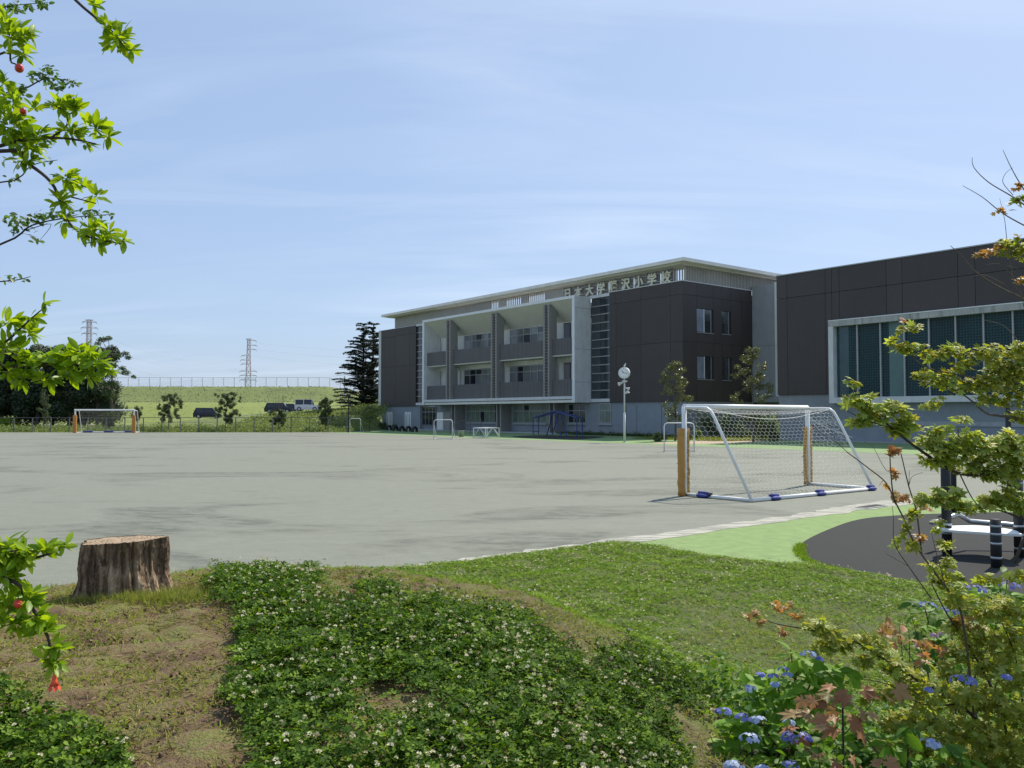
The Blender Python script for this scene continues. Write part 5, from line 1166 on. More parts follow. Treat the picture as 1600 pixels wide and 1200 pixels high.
# faint power lines
wires = MB()
def wline(p, q_, sag):
    P = [np.array(p)+(np.array(q_)-np.array(p))*t_-UPV*4*sag*t_*(1-t_) for t_ in np.linspace(0, 1, 24)]; wires.tube(P, .035, 3, False)
t1 = atd(387.5, 640, 600); t2 = atd(137, 640, 480)
for z in (44, 49, 54): wline((t1[0]+4.6, t1[1], z), (t1[0]+330, t1[1]-60, z+6), 12)
for z in (37, 44, 50): wline((t2[0]-4, t2[1], z), (t2[0]-300, t2[1]+40, z+4), 9); wline((t2[0]+4, t2[1], z), (t1[0]-5, t1[1], z-8), 8)
tag(wires.build('power_lines', MT['pylon']), 'faint power lines strung from the two skyline pylons', 'power lines')

def loft(mb, secs):
    """secs: list of (x, [(y,z)...]) with equal counts, closed loops"""
    b_ = len(mb.v); n = len(secs[0][1])
    for x, yz in secs: mb.v += [(x, y, z) for y, z in yz]
    for i in range(len(secs)-1):
        for j in range(n): mb.f.append((b_+i*n+j, b_+i*n+(j+1) % n, b_+(i+1)*n+(j+1) % n, b_+(i+1)*n+j))
    mb.f.append(tuple(b_+j for j in range(n))[::-1]); mb.f.append(tuple(b_+(len(secs)-1)*n+j for j in range(n))); return mb
def car(px, D, L, Wd, H_, boxy, mt, label, rz=0, name='parked_car', dz=0):
    x = float(atd(px, 640, D)[0]); z = float(hillz(np.array(x), np.array(D)))+.22+dz; o = empty(name, (x, D, z), rz, label, 'car', 'cars parked on the hillside road')
    hl, hw = L/2, Wd/2
    def sec(h, w=1.0, lo=.22): return [(-hw*w, lo), (hw*w, lo), (hw*w*1.0, h*.6), (hw*w*.94, h), (-hw*w*.94, h), (-hw*w, h*.6)]
    bh = H_*.56
    loft(MB(), [(-hl, sec(bh*.9, .88)), (-hl+.12, sec(bh, .97)), (-.2, sec(bh*1.02)), (hl-.9, sec(bh*.97)), (hl-.15, sec(bh*(.9 if boxy else .78), .95)), (hl, sec(bh*.62, .86))]).build('body', MT[mt], o, bevel=.03)
    def gs(h, w): return [(-hw*w, bh*.98), (hw*w, bh*.98), (hw*w*.86, h), (-hw*w*.86, h)]
    r0, r1 = (-hl+.08, hl*.42) if boxy else (-hl*.82, hl*.35)
    f0_, f1_ = (-hl+.05, hl*.58) if boxy else (-hl*.97, hl*.62)
    loft(MB(), [(f0_, gs(bh, .9)), (r0, gs(H_-.05, .93)), (r1, gs(H_-.04, .93)), (f1_, gs(bh, .9))]).build('windows', MT['glass'], o)
    MB().box(r0, r1, -hw*.80, hw*.80, H_-.07, H_).build('roof', MT[mt], o, bevel=.03)
    for xx in (r0+.02, (r0+r1)/2, r1-.02):
        for s_ in (-1, 1): MB().add([(xx-.05, s_*hw*.93, bh), (xx+.05, s_*hw*.93, bh), (xx+.05, s_*hw*.82, H_-.05), (xx-.05, s_*hw*.82, H_-.05), (xx-.05, s_*hw*.88, bh), (xx+.05, s_*hw*.88, bh), (xx+.05, s_*hw*.77, H_-.05), (xx-.05, s_*hw*.77, H_-.05)], [(0, 1, 2, 3), (7, 6, 5, 4), (0, 4, 5, 1), (1, 5, 6, 2), (3, 2, 6, 7), (0, 3, 7, 4)]).build('pillar', MT[mt], o)
    for xx in (-hl*.62, hl*.62):
        for s_ in (-1, 1):
            wv = MB().cyl((xx, s_*(hw-.2), .31), (xx, s_*(hw+.01), .31), .31, 18).build('wheel', MT['black'], o); MB().cyl((xx, s_*(hw+.011), .31), (xx, s_*(hw+.03), .31), .18, 12).build('rim', MT['steel'], wv)
    for s_ in (-1, 1):
        MB().box(-hl-.02, -hl+.06, s_*hw*.62, s_*hw*.86, bh*.65, bh*.95).build('tail_light', MT['tailr'], o); MB().box(hl-.16, hl-.03, s_*hw*.55, s_*hw*.85, bh*.52, bh*.66).build('headlight', MT['offwhite'], o)
    MB().box(-hl-.03, -hl+.02, -.22, .22, .55, .72).build('number_plate', MT['offwhite'], o)
    return o
car(325, 124, 4.0, 1.75, 1.6, False, 'carb', 'leftmost black estate car, partly hidden by the bushy young tree', R(14))
car(436, 124, 4.1, 1.75, 1.55, False, 'carb', 'black car in the middle with a thin young tree in front of it', R(8))
car(452, 127, 4.2, 1.7, 1.35, False, 'carb', 'dark low car peeking out behind the middle black car', R(5), dz=.05)
car(480, 124, 3.6, 1.6, 1.75, True, 'carw', 'boxy silver van like car, rightmost on the hillside road', R(10))

# ------------------------------------------------------------------ foreground plants
def leaf_mesh(nm, T, mt):
    me = np_mesh(nm, np.array(T[0], float), None, np.array(T[1]), MT[mt], np.zeros(len(T[0])), False); return me
LM = {}
def place_leaves(root, C, Nn, S, T, tname, mts, nobj=300, part='leaf', spin=None, rest='foliage'):
    """the largest-looking leaves as objects (shared mesh), the others joined"""
    n = len(C); Rm = frames(Nn, spin); d = np.linalg.norm(C-np.array([0, 0, EYE]), axis=1); score = S/d*(1+.0*d)
    q = project(C); vis = (q[:, 0] > -10) & (q[:, 0] < 1610) & (q[:, 1] > -10) & (q[:, 1] < 1210)
    order = np.argsort(-(score*vis+rng.random(n)*score.mean()*.25)); big = order[:nobj]; small = order[nobj:]
    base = np.array(root.matrix_world.translation if False else root.location)
    mi = rng.choice(len(mts), n, p=None)
    for i in big:
        key = (tname, mts[mi[i]])
        if key not in LM: LM[key] = leaf_mesh(part, T, mts[mi[i]])
        o = bpy.data.objects.new(part, LM[key]); COL.objects.link(o); o.parent = root
        M4 = np.eye(4); M4[:3, :3] = Rm[i]*S[i]; M4[:3, 3] = C[i]-base; o.matrix_local = Matrix(M4.tolist())
    for k, mt in enumerate(mts):
        sel = small[mi[small] == k]
        if len(sel): cloud(rest, *T, C[sel]-base, Rm[sel], S[sel], MT[mt], None, root)['kind'] = 'stuff'
def px_blobs(rows, dens, depthf=1.0, surf=False):
    """rows: px, py, rx, ry, D (depth) -> leaf centres with depth"""
    C = []; w = []
    for r in rows:
        x, y, rx, ry, D = r[:5]; k = r[5] if len(r) > 5 else 1; n = max(3, int(dens*k*rx*ry/400)); d = rng.normal(size=(n, 3)); d /= np.linalg.norm(d, axis=1, keepdims=True); d *= rng.random(n)[:, None]**.45
        c_ = atd(x, y, D); C.append(c_+d*np.array([rx*D/1300, (rx+ry)/2*D/1300*depthf, ry*D/1300])); w.append(np.full(n, len(C)-1))
    return np.vstack(C), np.concatenate(w)
def branch(root, pts, r0, r1, mt='twig', name='branch', D=None):
    base = np.array(root.location); P = [atd(*p)-base for p in pts]
    # smooth with catmull-rom
    Q = []; k = len(P)
    for i in range(k-1):
        p0, p1, p2, p3 = P[max(i-1, 0)], P[i], P[i+1], P[min(i+2, k-1)]
        for j in range(4):
            t_ = j/4; Q.append(.5*((2*p1)+(-p0+p2)*t_+(2*p0-5*p1+4*p2-p3)*t_**2+(-p0+3*p1-3*p2+p3)*t_**3))
    Q.append(P[-1]); return MB().tube(Q, np.linspace(r0*.62, r1*.7, len(Q)), 7).build(name, MT[mt], root, True)

# --- pomegranate reaching in from the left
PD = 2.35
pm = empty('pomegranate_tree', (-2.9, 2.5, .7), 0, 'pomegranate tree reaching in from the left with lime leaves, red fruit and a red flower', 'pomegranate tree')
MB().tube([(0, 0, -.2), (.05, .05, .8), (-.05, .1, 1.6), (.05, 0, 2.6)], [.09, .07, .05, .03], 10).build('trunk', MT['bark'], pm, True)
br_ = [([(-700, 500, 2.5), (-400, 120, 2.45), (-50, -160, 2.4), (60, -60, 2.38), (118, 0, PD), (150, 28, PD), (178, 52, PD), (198, 78, PD)], .012, .003),
       ([(-750, 520, 2.5), (-300, 250, 2.4), (-20, 92, PD), (18, 98, PD), (30, 104, PD)], .009, .002),
       ([(-750, 560, 2.5), (-250, 300, 2.4), (0, 228, PD), (60, 216, PD), (110, 217, PD), (150, 225, PD)], .012, .003),
       ([(-750, 600, 2.5), (-250, 300, 2.4), (0, 236, PD), (45, 257, PD), (80, 285, PD), (95, 318, PD), (104, 342, PD), (128, 366, PD), (165, 376, PD), (192, 381, PD)], .011, .0025),
       ([(80, 215, PD), (105, 195, PD), (98, 172, PD), (70, 160, PD)], .005, .002), ([(108, 307, PD), (128, 312, PD), (150, 318, PD)], .004, .002),
       ([(-750, 640, 2.5), (-300, 560, 2.4), (0, 571, 2.3), (40, 575, 2.3), (80, 569, 2.3), (120, 570, 2.3), (165, 575, 2.3)], .011, .003),
       ([(-600, 640, 2.5), (-100, 600, 2.4), (0, 540, 2.3), (30, 515, 2.3), (52, 495, 2.3), (70, 480, 2.3)], .008, .002),
       ([(-750, 760, 2.5), (-250, 830, 2.3), (0, 858, 2.1), (45, 872, 2.1), (85, 862, 2.1), (112, 849, 2.1)], .010, .003),
       ([(-250, 830, 2.3), (0, 900, 2.1), (40, 935, 2.1), (70, 985, 2.1), (78, 1010, 2.1), (84, 1045, 2.1), (85, 1058, 2.1)], .009, .0025)]
for pts, a, b__ in br_: branch(pm, pts, a, b__, 'dktwig')
PC = [(185,62,26,24,PD),(168,40,14,12,PD),(205,80,12,10,PD),(146,8,15,8,PD),(20,60,24,28,PD),(35,85,12,12,PD),(5,130,14,14,PD),(10,35,18,12,PD),(45,50,10,12,PD),
      (15,195,32,34,PD),(45,225,28,20,PD),(20,160,18,20,PD),(62,212,22,15,PD),(95,165,30,16,PD),(55,168,14,12,PD,.7),(120,172,14,12,PD),(110,205,28,14,PD),(150,200,22,15,PD),(170,215,14,9,PD),(135,225,14,7,PD),
      (40,250,20,10,PD),(105,278,22,14,PD),(128,292,12,7,PD),(95,315,13,22,PD),(150,306,14,10,PD),(100,345,11,12,PD),(125,360,9,14,PD),(145,358,18,18,PD),(170,365,13,14,PD),(193,376,12,10,PD),(155,380,14,6,PD),
      (15,505,26,12,2.3),(45,520,20,14,2.3),(10,545,26,18,2.3),(68,474,10,8,2.3),(48,497,10,10,2.3),
      (15,580,24,14,2.3),(45,565,20,16,2.3),(35,592,20,10,2.3),(75,560,22,20,2.3),(75,592,20,12,2.3),(105,562,20,20,2.3),(110,588,18,14,2.3),(130,558,22,20,2.3),(150,565,18,14,2.3),(138,588,16,10,2.3),(165,578,12,9,2.3),
      (10,860,26,24,2.1),(40,865,24,20,2.1),(70,858,16,14,2.1),(98,853,16,8,2.1),(15,900,24,18,2.1),(15,940,24,22,2.1),(45,935,22,18,2.1),(20,975,26,14,2.1),(55,965,20,14,2.1),(70,985,14,12,2.1),(82,1012,16,12,2.1),(85,1035,12,14,2.1),(70,1030,10,10,2.1),(28,870,22,14,2.1)]
C, wi = px_blobs(PC, 46, 1.1); n = len(C)
cen_ = np.array([atd(*r[:2], r[4]) for r in PC])[wi]; out = C-cen_; out /= np.linalg.norm(out, axis=1, keepdims=True)+1e-6
spin = out*.9+rng.normal(size=(n, 3))*.45+np.array([.25, 0, .12]); nr = rng.normal(size=(n, 3))*.7+np.array([.1, -.2, 1.])
nr = nr-spin*((nr*spin).sum(1)/(spin*spin).sum(1))[:, None]*.8
place_leaves(pm, C-out*.012, nr, rng.uniform(.024, .047, n), POM, 'pom', ['pom'], 300, spin=spin)
fruit = mat('pomegranate_red', (.62, .05, .035), .3, .15, 30)
def at_(o, p): o.location = atd(*p)-np.array(pm.location)
for p, s_ in (((30, 107, PD-.03), 1.), ((36, 174, PD-.05), .75), ((28, 943, 2.06), .85)):
    fo = MB().lathe([(.001, -.014), (.007, -.012), (.0115, -.004), (.0118, .003), (.008, .011), (.005, .016), (.008, .021), (.004, .0215)], 14).build('fruit_bud', fruit, pm, True); at_(fo, p); fo.scale = (s_,)*3; fo.rotation_euler = (R(60), R(100), 0)
fm = mat('red_flower', (.75, .085, .03), .5, .15, 40)
mb = MB(); mb.lathe([(.0035, .014), (.005, .008), (.0065, -.002), (.011, -.012)], 12)
fo = mb.build('flower_calyx', fm, pm, True); at_(fo, (85, 1063, 2.08))
pt = []
for k in range(7):
    a = k*2*math.pi/7; pt.append((math.cos(a), math.sin(a)))
pm_ = MB()
for cx_, cy_ in pt:
    pm_.add([(cx_*.005, cy_*.005, -.004), (cx_*.013-cy_*.006, cy_*.013+cx_*.006, -.018), (cx_*.015, cy_*.015, -.026), (cx_*.013+cy_*.006, cy_*.013-cx_*.006, -.018)], [(0, 1, 2), (0, 2, 3)])
pm_.build('petals', fm, fo)
# --- second, finer leaved tree behind it
ft = empty('fine_leaved_tree', (-4.9, 4.4, .6), 0, 'fine leaved tree behind the pomegranate, its dull green sprays showing against the sky', 'tree')
MB().tube([(0, 0, -.4), (.1, 0, 1.2), (0, .1, 2.6), (.1, 0, 4.2)], [.11, .08, .06, .03], 10).build('trunk', MT['bark'], ft, True)
for pts, a, b__ in [([(-800, 500, 4.3), (-200, 260, 4.1), (0, 155, 4), (40, 138, 4), (75, 122, 4), (115, 128, 4)], .012, .002), ([(-200, 260, 4.1), (0, 285, 4), (50, 258, 4), (90, 250, 4)], .008, .002),
                    ([(-800, 560, 4.3), (-200, 440, 4.1), (0, 382, 4), (50, 352, 4), (110, 340, 4), (175, 335, 4)], .012, .002), ([(-200, 450, 4.1), (0, 440, 4), (48, 432, 4)], .008, .002), ([(40, 360, 4), (80, 350, 4), (60, 378, 4)], .004, .001), ([(-100, 40, 4), (0, 12, 4), (75, 4, 4)], .006, .002)]: branch(ft, pts, a, b__, 'dktwig')
FC = [(60,118,20,10,4),(85,128,20,12,4),(110,130,12,7,4),(75,108,16,6,4),(30,140,16,10,4),(20,152,14,8,4),(15,250,18,6,4,.6),(70,250,16,4,4,.6),(15,280,12,8,4,.5),(25,345,26,10,4),(60,340,22,10,4),(95,335,20,8,4),(140,332,26,7,4),(172,336,10,4,4),(55,372,14,8,4,.5),(30,360,14,6,4,.7),(20,435,26,5,4,.8),(55,8,18,6,4),(20,10,20,10,4),(65,3,14,4,4)]
C, wi = px_blobs(FC, 75, 1.2); n = len(C); spin = rng.normal(size=(n, 3))*.6+np.array([.4, 0, -.45])
place_leaves(ft, C, rng.normal(size=(n, 3))*.6+np.array([0, -.3, 1.]), rng.uniform(.020, .036, n), OVATE, 'fine', ['pinn'], 200, spin=spin)

# --- maples at the right
mp1 = empty('maple_tree', (3.1, 3.5, .05), 0, 'young maple leaning in from the right edge with pale green leaves over the play platform', 'maple tree')
MB().tube([(0, 0, -.1), (.02, 0, .7), (-.12, 0, 1.3), (-.1, 0, 2.2)], [.05, .042, .035, .02], 10).build('trunk', MT['bark'], mp1, True)
D1 = 3.1
for pts, a, b__ in [([(1900, 860, 3.4), (1700, 770, 3.2), (1580, 742, D1), (1500, 740, D1), (1440, 705, D1), (1395, 670, D1), (1360, 640, D1), (1330, 602, D1)], .016, .003),
                    ([(1500, 741, D1), (1520, 780, D1), (1540, 800, D1)], .004, .002), ([(1520, 740, D1), (1500, 700, D1), (1497, 670, D1)], .005, .002), ([(1900, 900, 3.4), (1700, 850, 3.2), (1600, 812, D1), (1570, 800, D1), (1530, 790, D1)], .010, .003), ([(1395, 670, D1), (1350, 655, D1), (1320, 640, D1)], .004, .0015)]: branch(mp1, pts, a, b__, 'dktwig')
MC1 = [(1334,598,12,7,D1,.8),(1338,625,26,13,D1),(1368,645,30,18,D1),(1345,660,20,10,D1),(1395,640,24,16,D1),(1408,668,28,14,D1),(1420,655,12,12,D1),
       (1455,690,26,16,D1),(1480,710,34,20,D1),(1510,690,34,18,D1),(1545,705,34,20,D1),(1575,690,28,18,D1),(1530,735,34,14,D1),(1570,740,30,18,D1),(1595,715,26,24,D1),(1450,780,22,13,D1),(1480,775,26,16,D1),(1508,792,22,12,D1),(1545,785,26,14,D1),(1575,775,26,16,D1),(1598,790,22,18,D1),(1470,670,22,8,D1),(1440,720,10,8,D1,.6),(1500,655,20,8,D1,.6)]
C, wi = px_blobs(MC1, 52, .9); n = len(C)
place_leaves(mp1, C, rng.normal(size=(n, 3))*.42+np.array([.1, -.35, 1.]), rng.uniform(.022, .042, n), MAPLE, 'maple', ['mapl', 'mapl', 'map'], 300)
mp2 = empty('maple_tree', (4.3, 5.0, .05), 0, 'taller maple behind at the right edge, with bare upper twigs and orange tipped leaves', 'maple tree')
MB().tube([(0, 0, -.1), (-.1, 0, 1.2), (-.25, .1, 2.4), (-.2, 0, 3.6)], [.06, .05, .04, .02], 10).build('trunk', MT['bark'], mp2, True)
D2 = 4.1
for pts, a, b__ in [([(1850, 760, 4.5), (1680, 690, 4.3), (1590, 655, D2), (1565, 650, D2), (1540, 645, D2), (1510, 620, D2), (1470, 598, D2)], .018, .003), ([(1680, 660, 4.3), (1590, 600, D2), (1520, 590, D2), (1440, 570, D2), (1405, 520, D2)], .009, .002),
                    ([(1800, 560, 4.4), (1650, 500, 4.2), (1600, 468, D2), (1560, 448, D2), (1525, 425, D2), (1505, 402, D2), (1485, 384, D2)], .011, .002), ([(1800, 460, 4.4), (1640, 370, 4.2), (1600, 352, D2), (1565, 332, D2), (1535, 308, D2), (1504, 290, D2)], .008, .0015),
                    ([(1700, 400, 4.2), (1620, 335, D2), (1583, 308, D2), (1545, 285, D2), (1522, 262, D2), (1519, 246, D2)], .007, .0015), ([(1700, 380, 4.2), (1620, 320, D2), (1595, 288, D2), (1580, 262, D2), (1567, 234, D2)], .007, .0015),
                    ([(1583, 305, D2), (1567, 285, D2), (1572, 270, D2), (1583, 262, D2)], .003, .001), ([(1700, 560, 4.3), (1600, 470, D2), (1577, 400, D2), (1570, 345, D2), (1562, 310, D2)], .005, .001), ([(1570, 445, D2), (1540, 430, D2), (1520, 432, D2)], .003, .001), ([(1600, 545, D2), (1570, 510, D2), (1535, 500, D2)], .004, .001), ([(1590, 420, D2), (1560, 412, D2), (1540, 414, D2)], .003, .001), ([(1600, 480, D2), (1590, 440, D2), (1570, 420, D2)], .003, .001)]: branch(mp2, pts, a, b__, 'twig')
MCg = [(1418,512,20,9,D2),(1400,535,12,7,D2),(1422,545,26,13,D2),(1460,555,24,10,D2),(1490,548,26,12,D2),(1520,560,22,10,D2),(1545,548,24,12,D2),(1440,585,20,10,D2),(1470,592,30,14,D2),(1500,605,26,14,D2),(1530,600,30,16,D2),(1560,590,30,20,D2),(1590,580,26,26,D2),(1580,620,30,18,D2),(1545,625,26,12,D2),(1470,625,16,6,D2,.6),(1455,635,16,7,D2),(1595,550,22,20,D2),(1560,570,24,16,D2),(1595,650,20,14,D2),(1580,385,20,16,D2),(1597,395,14,14,D2),(1590,312,12,12,D2),(1500,575,24,8,D2)]
MCo = [(1540,395,18,8,D2),(1560,385,14,6,D2),(1565,330,16,6,D2),(1592,290,12,7,D2),(1595,437,12,8,D2),(1415,500,10,5,D2,.6),(1408,540,8,5,D2,.6),(1475,580,8,4,D2,.6),(1583,370,8,5,D2,.7)]
C, wi = px_blobs(MCg, 62, .9); C2, _ = px_blobs(MCo, 45, .9)
n = len(C); place_leaves(mp2, C, rng.normal(size=(n, 3))*.42+np.array([.1, -.35, 1.]), rng.uniform(.022, .042, n), MAPLE, 'maple', ['map', 'map', 'mapl'], 230)
n = len(C2); place_leaves(mp2, C2, rng.normal(size=(n, 3))*.42+np.array([.1, -.35, 1.]), rng.uniform(.022, .042, n), MAPLE, 'maple', ['mapo'], 70)
# slim sapling stem with bare twigs crossing in front of the goal
mp3 = empty('maple_sapling', (*atd(1500, 1000, 3.6)[:2], .1), 0, 'slim maple sapling with bare twigs and orange leaf tufts crossing in front of the goal', 'maple sapling')
D3 = 3.4
for pts, a, b__ in [([(1530, 1210, 3.8), (1515, 1050, 3.7), (1500, 950, 3.5), (1478, 918, D3), (1450, 880, D3), (1427, 845, D3), (1412, 810, D3), (1397, 778, D3), (1392, 740, D3), (1390, 700, D3)], .010, .003),
                    ([(1398, 785, D3), (1385, 755, D3), (1355, 730, D3), (1323, 706, D3)], .005, .003), ([(1323, 706, D3), (1305, 690, D3), (1282, 676, D3), (1265, 665, D3)], .002, .001), ([(1323, 706, D3), (1308, 690, D3), (1297, 670, D3), (1293, 660, D3)], .002, .001),
                    ([(1440, 865, D3), (1432, 800, D3), (1420, 760, D3), (1408, 710, D3), (1404, 700, D3)], .006, .002), ([(1455, 935, D3), (1420, 885, D3), (1398, 850, D3), (1396, 810, D3), (1394, 790, D3)], .005, .001), ([(1420, 885, D3), (1390, 868, D3), (1382, 862, D3)], .002, .001),
                    ([(1420, 760, D3), (1425, 745, D3), (1442, 738, D3)], .002, .001), ([(1420, 758, D3), (1421, 735, D3)], .002, .001), ([(1408, 740, D3), (1385, 735, D3), (1365, 700, D3), (1350, 690, D3)], .002, .001), ([(1478, 918, D3), (1462, 860, D3), (1455, 830, D3)], .004, .001)]: branch(mp3, pts, a, b__, 'twig', 'stem')
MO = [(1395,705,14,11,D3),(1402,738,10,6,D3),(1382,758,6,6,D3,.7),(1405,778,16,10,D3),(1440,790,12,8,D3),(1438,842,12,7,D3)]
MG = [(1410,835,10,8,D3),(1415,850,18,9,D3),(1430,800,12,10,D3),(1418,815,12,10,D3),(1480,855,14,12,D3),(1485,880,16,10,D3),(1465,820,10,12,D3),(1470,905,16,14,D3),(1490,920,18,12,D3),(1500,940,20,14,D3),(1455,885,10,10,D3)]
C, _ = px_blobs(MO, 40, 1); n = len(C); place_leaves(mp3, C, rng.normal(size=(n, 3))*.5+np.array([.1, -.3, 1.]), rng.uniform(.022, .038, n), MAPLE, 'maple', ['mapo'], 100)
C, _ = px_blobs(MG, 40, 1); n = len(C); place_leaves(mp3, C, rng.normal(size=(n, 3))*.5+np.array([.1, -.3, 1.]), rng.uniform(.022, .040, n), MAPLE, 'maple', ['map', 'mapl'], 190)
# low spreading maple filling the lower right corner
mp4 = empty('maple_shrub', (*atd(1560, 1150, 3.9)[:2], .08), 0, 'low spreading maple with olive green leaves filling the lower right corner', 'maple shrub')
D4 = 3.7
for pts, a, b__ in [([(1600, 1330, 4.0), (1585, 1200, 3.9), (1500, 1100, D4), (1430, 1060, D4), (1383, 1030, D4), (1330, 1000, D4), (1270, 985, D4), (1215, 975, D4), (1175, 962, D4)], .016, .002),
                    ([(1585, 1200, 3.9), (1560, 1100, D4), (1520, 1020, D4), (1480, 960, D4), (1450, 900, D4)], .012, .003), ([(1600, 1330, 4.0), (1600, 1150, 3.8), (1590, 1040, D4), (1560, 960, D4)], .012, .003), ([(1500, 1100, D4), (1440, 1100, D4), (1390, 1070, D4), (1340, 1060, D4)], .006, .002),
                    ([(1270, 985, D4), (1240, 965, D4), (1215, 955, D4)], .002, .001), ([(1383, 1030, D4), (1350, 985, D4), (1305, 945, D4)], .003, .001), ([(1585, 880, 3.9), (1600, 840, 3.9)], .012, .012)]: branch(mp4, pts, a, b__, 'dktwig')
MB_ = [(1275,978,22,13,D4),(1300,995,26,15,D4),(1290,1015,16,10,D4),(1320,1005,18,12,D4),(1355,1000,22,13,D4),(1375,1015,24,14,D4),(1345,1030,18,10,D4),(1395,1040,22,14,D4),(1420,1060,26,16,D4),(1400,1085,26,14,D4),(1450,1080,26,18,D4),(1365,1085,20,14,D4),
       (1500,940,28,14,D4),(1540,955,30,18,D4),(1580,950,28,20,D4),(1500,985,28,16,D4),(1540,1000,34,20,D4),(1585,1000,28,24,D4),(1505,1020,26,16,D4),(1550,1040,34,22,D4),(1590,1060,28,26,D4),(1480,1050,22,14,D4),(1500,1090,34,22,D4),(1550,1095,36,26,D4),(1590,1120,28,28,D4),(1440,1120,34,20,D4),(1490,1140,36,24,D4),(1540,1150,36,26,D4),(1590,1170,30,28,D4),(1400,1130,28,18,D4),(1440,1165,34,20,D4),(1500,1190,40,20,D4),(1560,1195,36,20,D4),(1390,1170,26,16,D4,.7),(1480,900,22,12,D4),(1540,905,22,10,D4,.6),(1590,900,18,12,D4,.7)]
MBo = [(1178,960,14,7,D4),(1190,972,10,6,D4),(1222,947,18,7,D4),(1248,958,12,6,D4),(1222,987,12,6,D4),(1505,970,16,10,D4),(1385,985,14,8,D4,.8),(1440,1005,14,9,D4,.8),(1470,1015,14,7,D4,.8),(1448,1030,8,9,D4,.8),(1530,985,14,8,D4,.6)]
C, _ = px_blobs(MB_, 60, 1.4); n = len(C); place_leaves(mp4, C, rng.normal(size=(n, 3))*.5+np.array([.05, -.3, 1.]), rng.uniform(.022, .044, n), MAPLE, 'maple', ['map', 'map', 'mapl'], 260)
C, _ = px_blobs(MBo, 40, 1); n = len(C); place_leaves(mp4, C, rng.normal(size=(n, 3))*.5+np.array([.05, -.3, 1.]), rng.uniform(.022, .040, n), MAPLE, 'maple', ['mapo'], 40)

# --- hydrangeas
def hydrangea(name, label, base, leaves, heads, mts, dens=9, ls=(.05, .095), D=3.6):
    c_ = atd(*base); z0 = float(height(np.array([c_[0]]), np.array([c_[1]]))[0][0]); o = empty(name, (c_[0], c_[1], z0), 0, label, 'hydrangea')
    b0 = np.array([c_[0], c_[1], z0]); sm_ = MB()
    for r in leaves:
        p = atd(r[0], r[1], r[4]); q_ = b0+rng.normal(size=3)*np.array([.08, .08, 0]); sm_.tube([q_-b0, (q_*.45+p*.55)-b0+np.array([0, 0, .03]), p-b0], [.006, .005, .003], 5)
    sm_.build('stems', MT['twig'], o)
    C, _ = px_blobs(leaves, dens, 1.3); n = len(C); spin = (C-b0)*np.array([1, 1, .2]); spin /= np.linalg.norm(spin, axis=1, keepdims=True); spin += rng.normal(size=(n, 3))*.6
    place_leaves(o, C, rng.normal(size=(n, 3))*.35+np.array([0, -.25, 1.]), rng.uniform(*ls, n), HYDL, 'hyd', mts, 230, spin=spin)
    for h in heads:
        px, py, r, mt = h[:4]; Dh = h[4] if len(h) > 4 else D-.06; p = atd(px, py, Dh); rad = r*.88*Dh/1300; nf = max(14, int(34*(r/20)**1.3)); d = rng.normal(size=(nf, 3)); d /= np.linalg.norm(d, axis=1, keepdims=True); d[:, 2] = np.abs(d[:, 2])*.75+.1
        ho_ = cloud('flower_head', *FLORET, d*np.array([rad, rad, rad*.55]), frames(d+np.array([0, -.3, .5])), rng.uniform(.0065, .0105, nf), MT[mt], None, o); ho_.location = p-b0
    return o
HB, HP, HK = 'hblue', 'hpale', 'hpink'
HL1 = [(1185,1075,22,16,3.7),(1215,1065,24,16,3.7),(1245,1045,22,18,3.7),(1235,1015,14,14,3.7,.6),(1275,1050,26,20,3.7),(1310,1055,24,16,3.7),(1200,1100,26,18,3.6),(1240,1090,30,20,3.6),(1275,1085,28,18,3.6),(1150,1130,22,16,3.5),(1135,1165,14,20,3.5),(1180,1140,26,16,3.5),(1215,1150,28,18,3.5),(1160,1185,34,18,3.4),(1205,1195,34,16,3.4),(1130,1195,18,16,3.4),(1265,1180,26,18,3.4),(1255,1130,20,14,3.5)]
hydrangea('hydrangea_bush', 'bright green lacecap hydrangea with pale blue flower heads at the bottom right', (1215, 1150, 3.75), HL1,
    [(1188,1055,8,HB,3.6),(1208,1057,8,HB,3.6),(1225,1047,9,HB,3.6),(1231,1055,8,HP,3.6),(1172,1077,12,HP,3.55),(1263,1023,13,HP,3.6),(1280,1030,6,HB,3.6),(1130,1113,14,HB,3.4),(1162,1122,14,HB,3.4),(1185,1126,14,HP,3.38),(1173,1155,18,HP,3.3),(1233,1130,10,HP,3.4),(1245,1155,25,HB,3.25),(1147,1198,17,HP,3.2),(1236,1196,14,HB,3.2),(1192,1203,14,HP,3.2),(1212,1070,8,HP,3.55)], ['hyd'], 19)
HL2 = [(1445,950,26,16,4.3),(1480,970,24,16,4.3),(1520,940,26,14,4.3),(1560,925,30,14,4.3),(1595,935,24,16,4.3),(1470,1000,20,14,4.2),(1460,1030,22,16,4.2),(1490,1040,24,16,4.2),(1500,1070,26,16,4.2),(1560,970,30,16,4.3),(1590,970,24,16,4.3),(1440,985,16,10,4.3,.6),(1575,900,14,12,4.3,.6)]
hydrangea('hydrangea_bush', 'hydrangea with deep blue round flower heads beside the black rubber paving', (1510, 1040, 4.4), HL2,
    [(1448,947,15,HB,4.2),(1482,957,17,HB,4.2),(1522,923,19,HB,4.2),(1577,917,17,HB,4.2),(1592,963,15,HB,4.15),(1505,1065,21,HB,3.4),(1452,1078,7,HB,3.5),(1458,993,7,HK,4.1),(1475,990,8,HK,4.1),(1436,1010,6,HK,4.1),(1573,1058,8,HB,3.4),(1496,908,7,HB,4.2)], ['hydd', 'hydd', 'hyd'], 19)
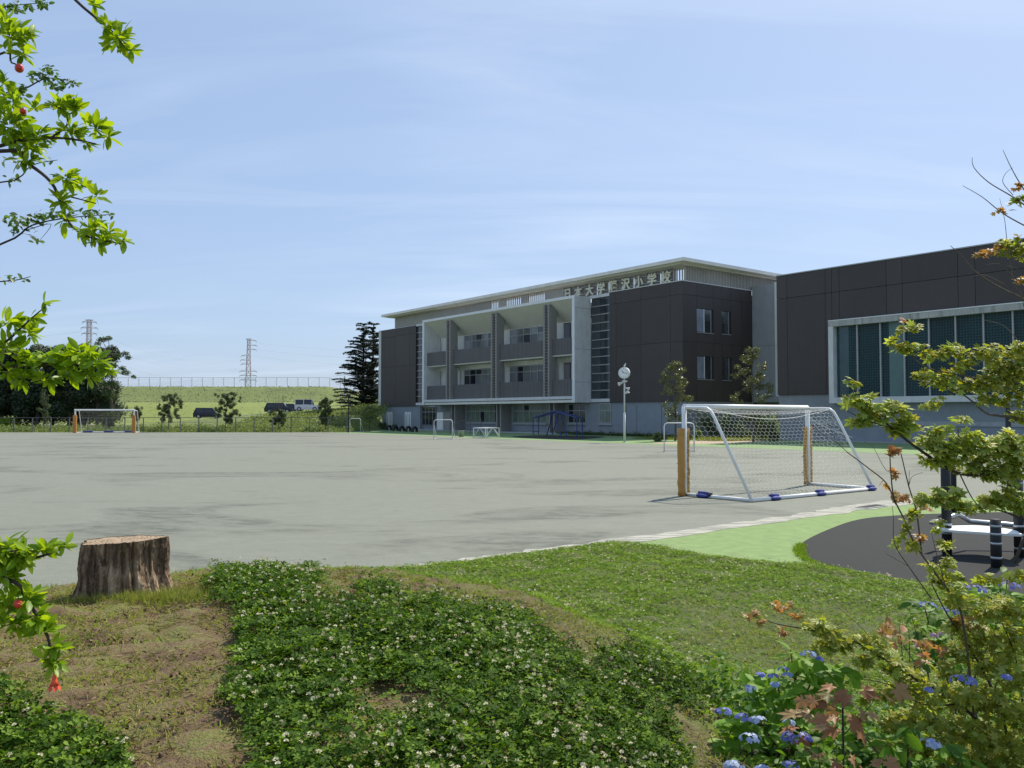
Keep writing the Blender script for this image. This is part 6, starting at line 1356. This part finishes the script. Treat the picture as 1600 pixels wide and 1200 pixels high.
HL3 = [(1440,1190,24,14,3.4),(1475,1170,20,12,3.4),(1400,1165,20,14,3.5),(1370,1185,22,14,3.5),(1500,1190,22,12,3.4),(1350,1150,20,14,3.6),(1420,1145,22,12,3.5)]
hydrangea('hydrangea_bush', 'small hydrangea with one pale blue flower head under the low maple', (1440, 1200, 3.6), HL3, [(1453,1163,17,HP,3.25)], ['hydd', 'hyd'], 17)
ok = empty('oakleaf_hydrangea', (*atd(1318, 1200, 3.3)[:2], .1), 0, 'russet leaved hydrangea stem standing between the two lighter bushes', 'hydrangea')
branch(ok, [(1318, 1330, 3.4), (1318, 1200, 3.3), (1317, 1130, 3.3), (1316, 1085, 3.3)], .008, .005, 'dktwig', 'stem')
branch(ok, [(1317, 1150, 3.3), (1345, 1120, 3.3), (1362, 1100, 3.3)], .003, .002, 'dktwig', 'stem'); branch(ok, [(1316, 1110, 3.3), (1280, 1095, 3.3), (1250, 1090, 3.3)], .003, .002, 'dktwig', 'stem')
rows = [(1255,1095),(1275,1100),(1290,1092),(1300,1105),(1262,1118),(1245,1110),(1290,1125),(1300,1140),(1285,1135),(1340,1110),(1355,1115),(1335,1135),(1345,1145),(1330,1090),(1350,1080),(1300,1072),(1315,1078),(1285,1165),(1270,1160),(1360,1190),(1385,1192),(1330,1185),(1310,1195),(1240,1130),(1325,1120),(1305,1125),(1380,1078),(1400,1080),(1295,1085)]
C = np.array([atd(x+rng.normal()*3, y+rng.normal()*3, 3.25+rng.normal()*.07) for x, y in rows]); n = len(C); spin = rng.normal(size=(n, 3))*.4; spin[:, 0] += np.sign(C[:, 0]-atd(1317, 1100, 3.3)[0])*.9; spin[:, 2] -= .5
place_leaves(ok, C, rng.normal(size=(n, 3))*.4+np.array([0, -.5, .8]), rng.uniform(.055, .085, n), OAK, 'oak', ['oak'], 60, spin=spin)
# dry stalks with orange leaves in the thin grass
ds = empty('russet_stalks', (*atd(1410, 1060, 4.2)[:2], .06), 0, 'thin dark stalks with orange brown leaves among the bushes at the right', 'plant')
for x0, x1, y1 in ((1412, 1405, 975), (1422, 1420, 985), (1450, 1425, 965), (1440, 1385, 960)): branch(ds, [(x0, 1050, 4.2), ((x0+x1)/2, 1010, 4.2), (x1, y1, 4.2)], .004, .002, 'dktwig', 'stem')
rows = [(1380,990),(1390,1000),(1400,985),(1412,978),(1385,962),(1430,1005),(1440,1015),(1450,1020),(1438,1030),(1468,1017),(1425,1000),(1370,1010),(1395,975),(1405,995),(1450,1005),(1445,1025),(1410,1000),(1385,975)]
C = np.array([atd(x, y, 4.15) for x, y in rows]); n = len(C); place_leaves(ds, C, rng.normal(size=(n, 3))*.5+np.array([0, -.6, .8]), rng.uniform(.04, .065, n), OVATE, 'ok2', ['oak', 'mapo'], 30)
# dark leafy floor under the bushes
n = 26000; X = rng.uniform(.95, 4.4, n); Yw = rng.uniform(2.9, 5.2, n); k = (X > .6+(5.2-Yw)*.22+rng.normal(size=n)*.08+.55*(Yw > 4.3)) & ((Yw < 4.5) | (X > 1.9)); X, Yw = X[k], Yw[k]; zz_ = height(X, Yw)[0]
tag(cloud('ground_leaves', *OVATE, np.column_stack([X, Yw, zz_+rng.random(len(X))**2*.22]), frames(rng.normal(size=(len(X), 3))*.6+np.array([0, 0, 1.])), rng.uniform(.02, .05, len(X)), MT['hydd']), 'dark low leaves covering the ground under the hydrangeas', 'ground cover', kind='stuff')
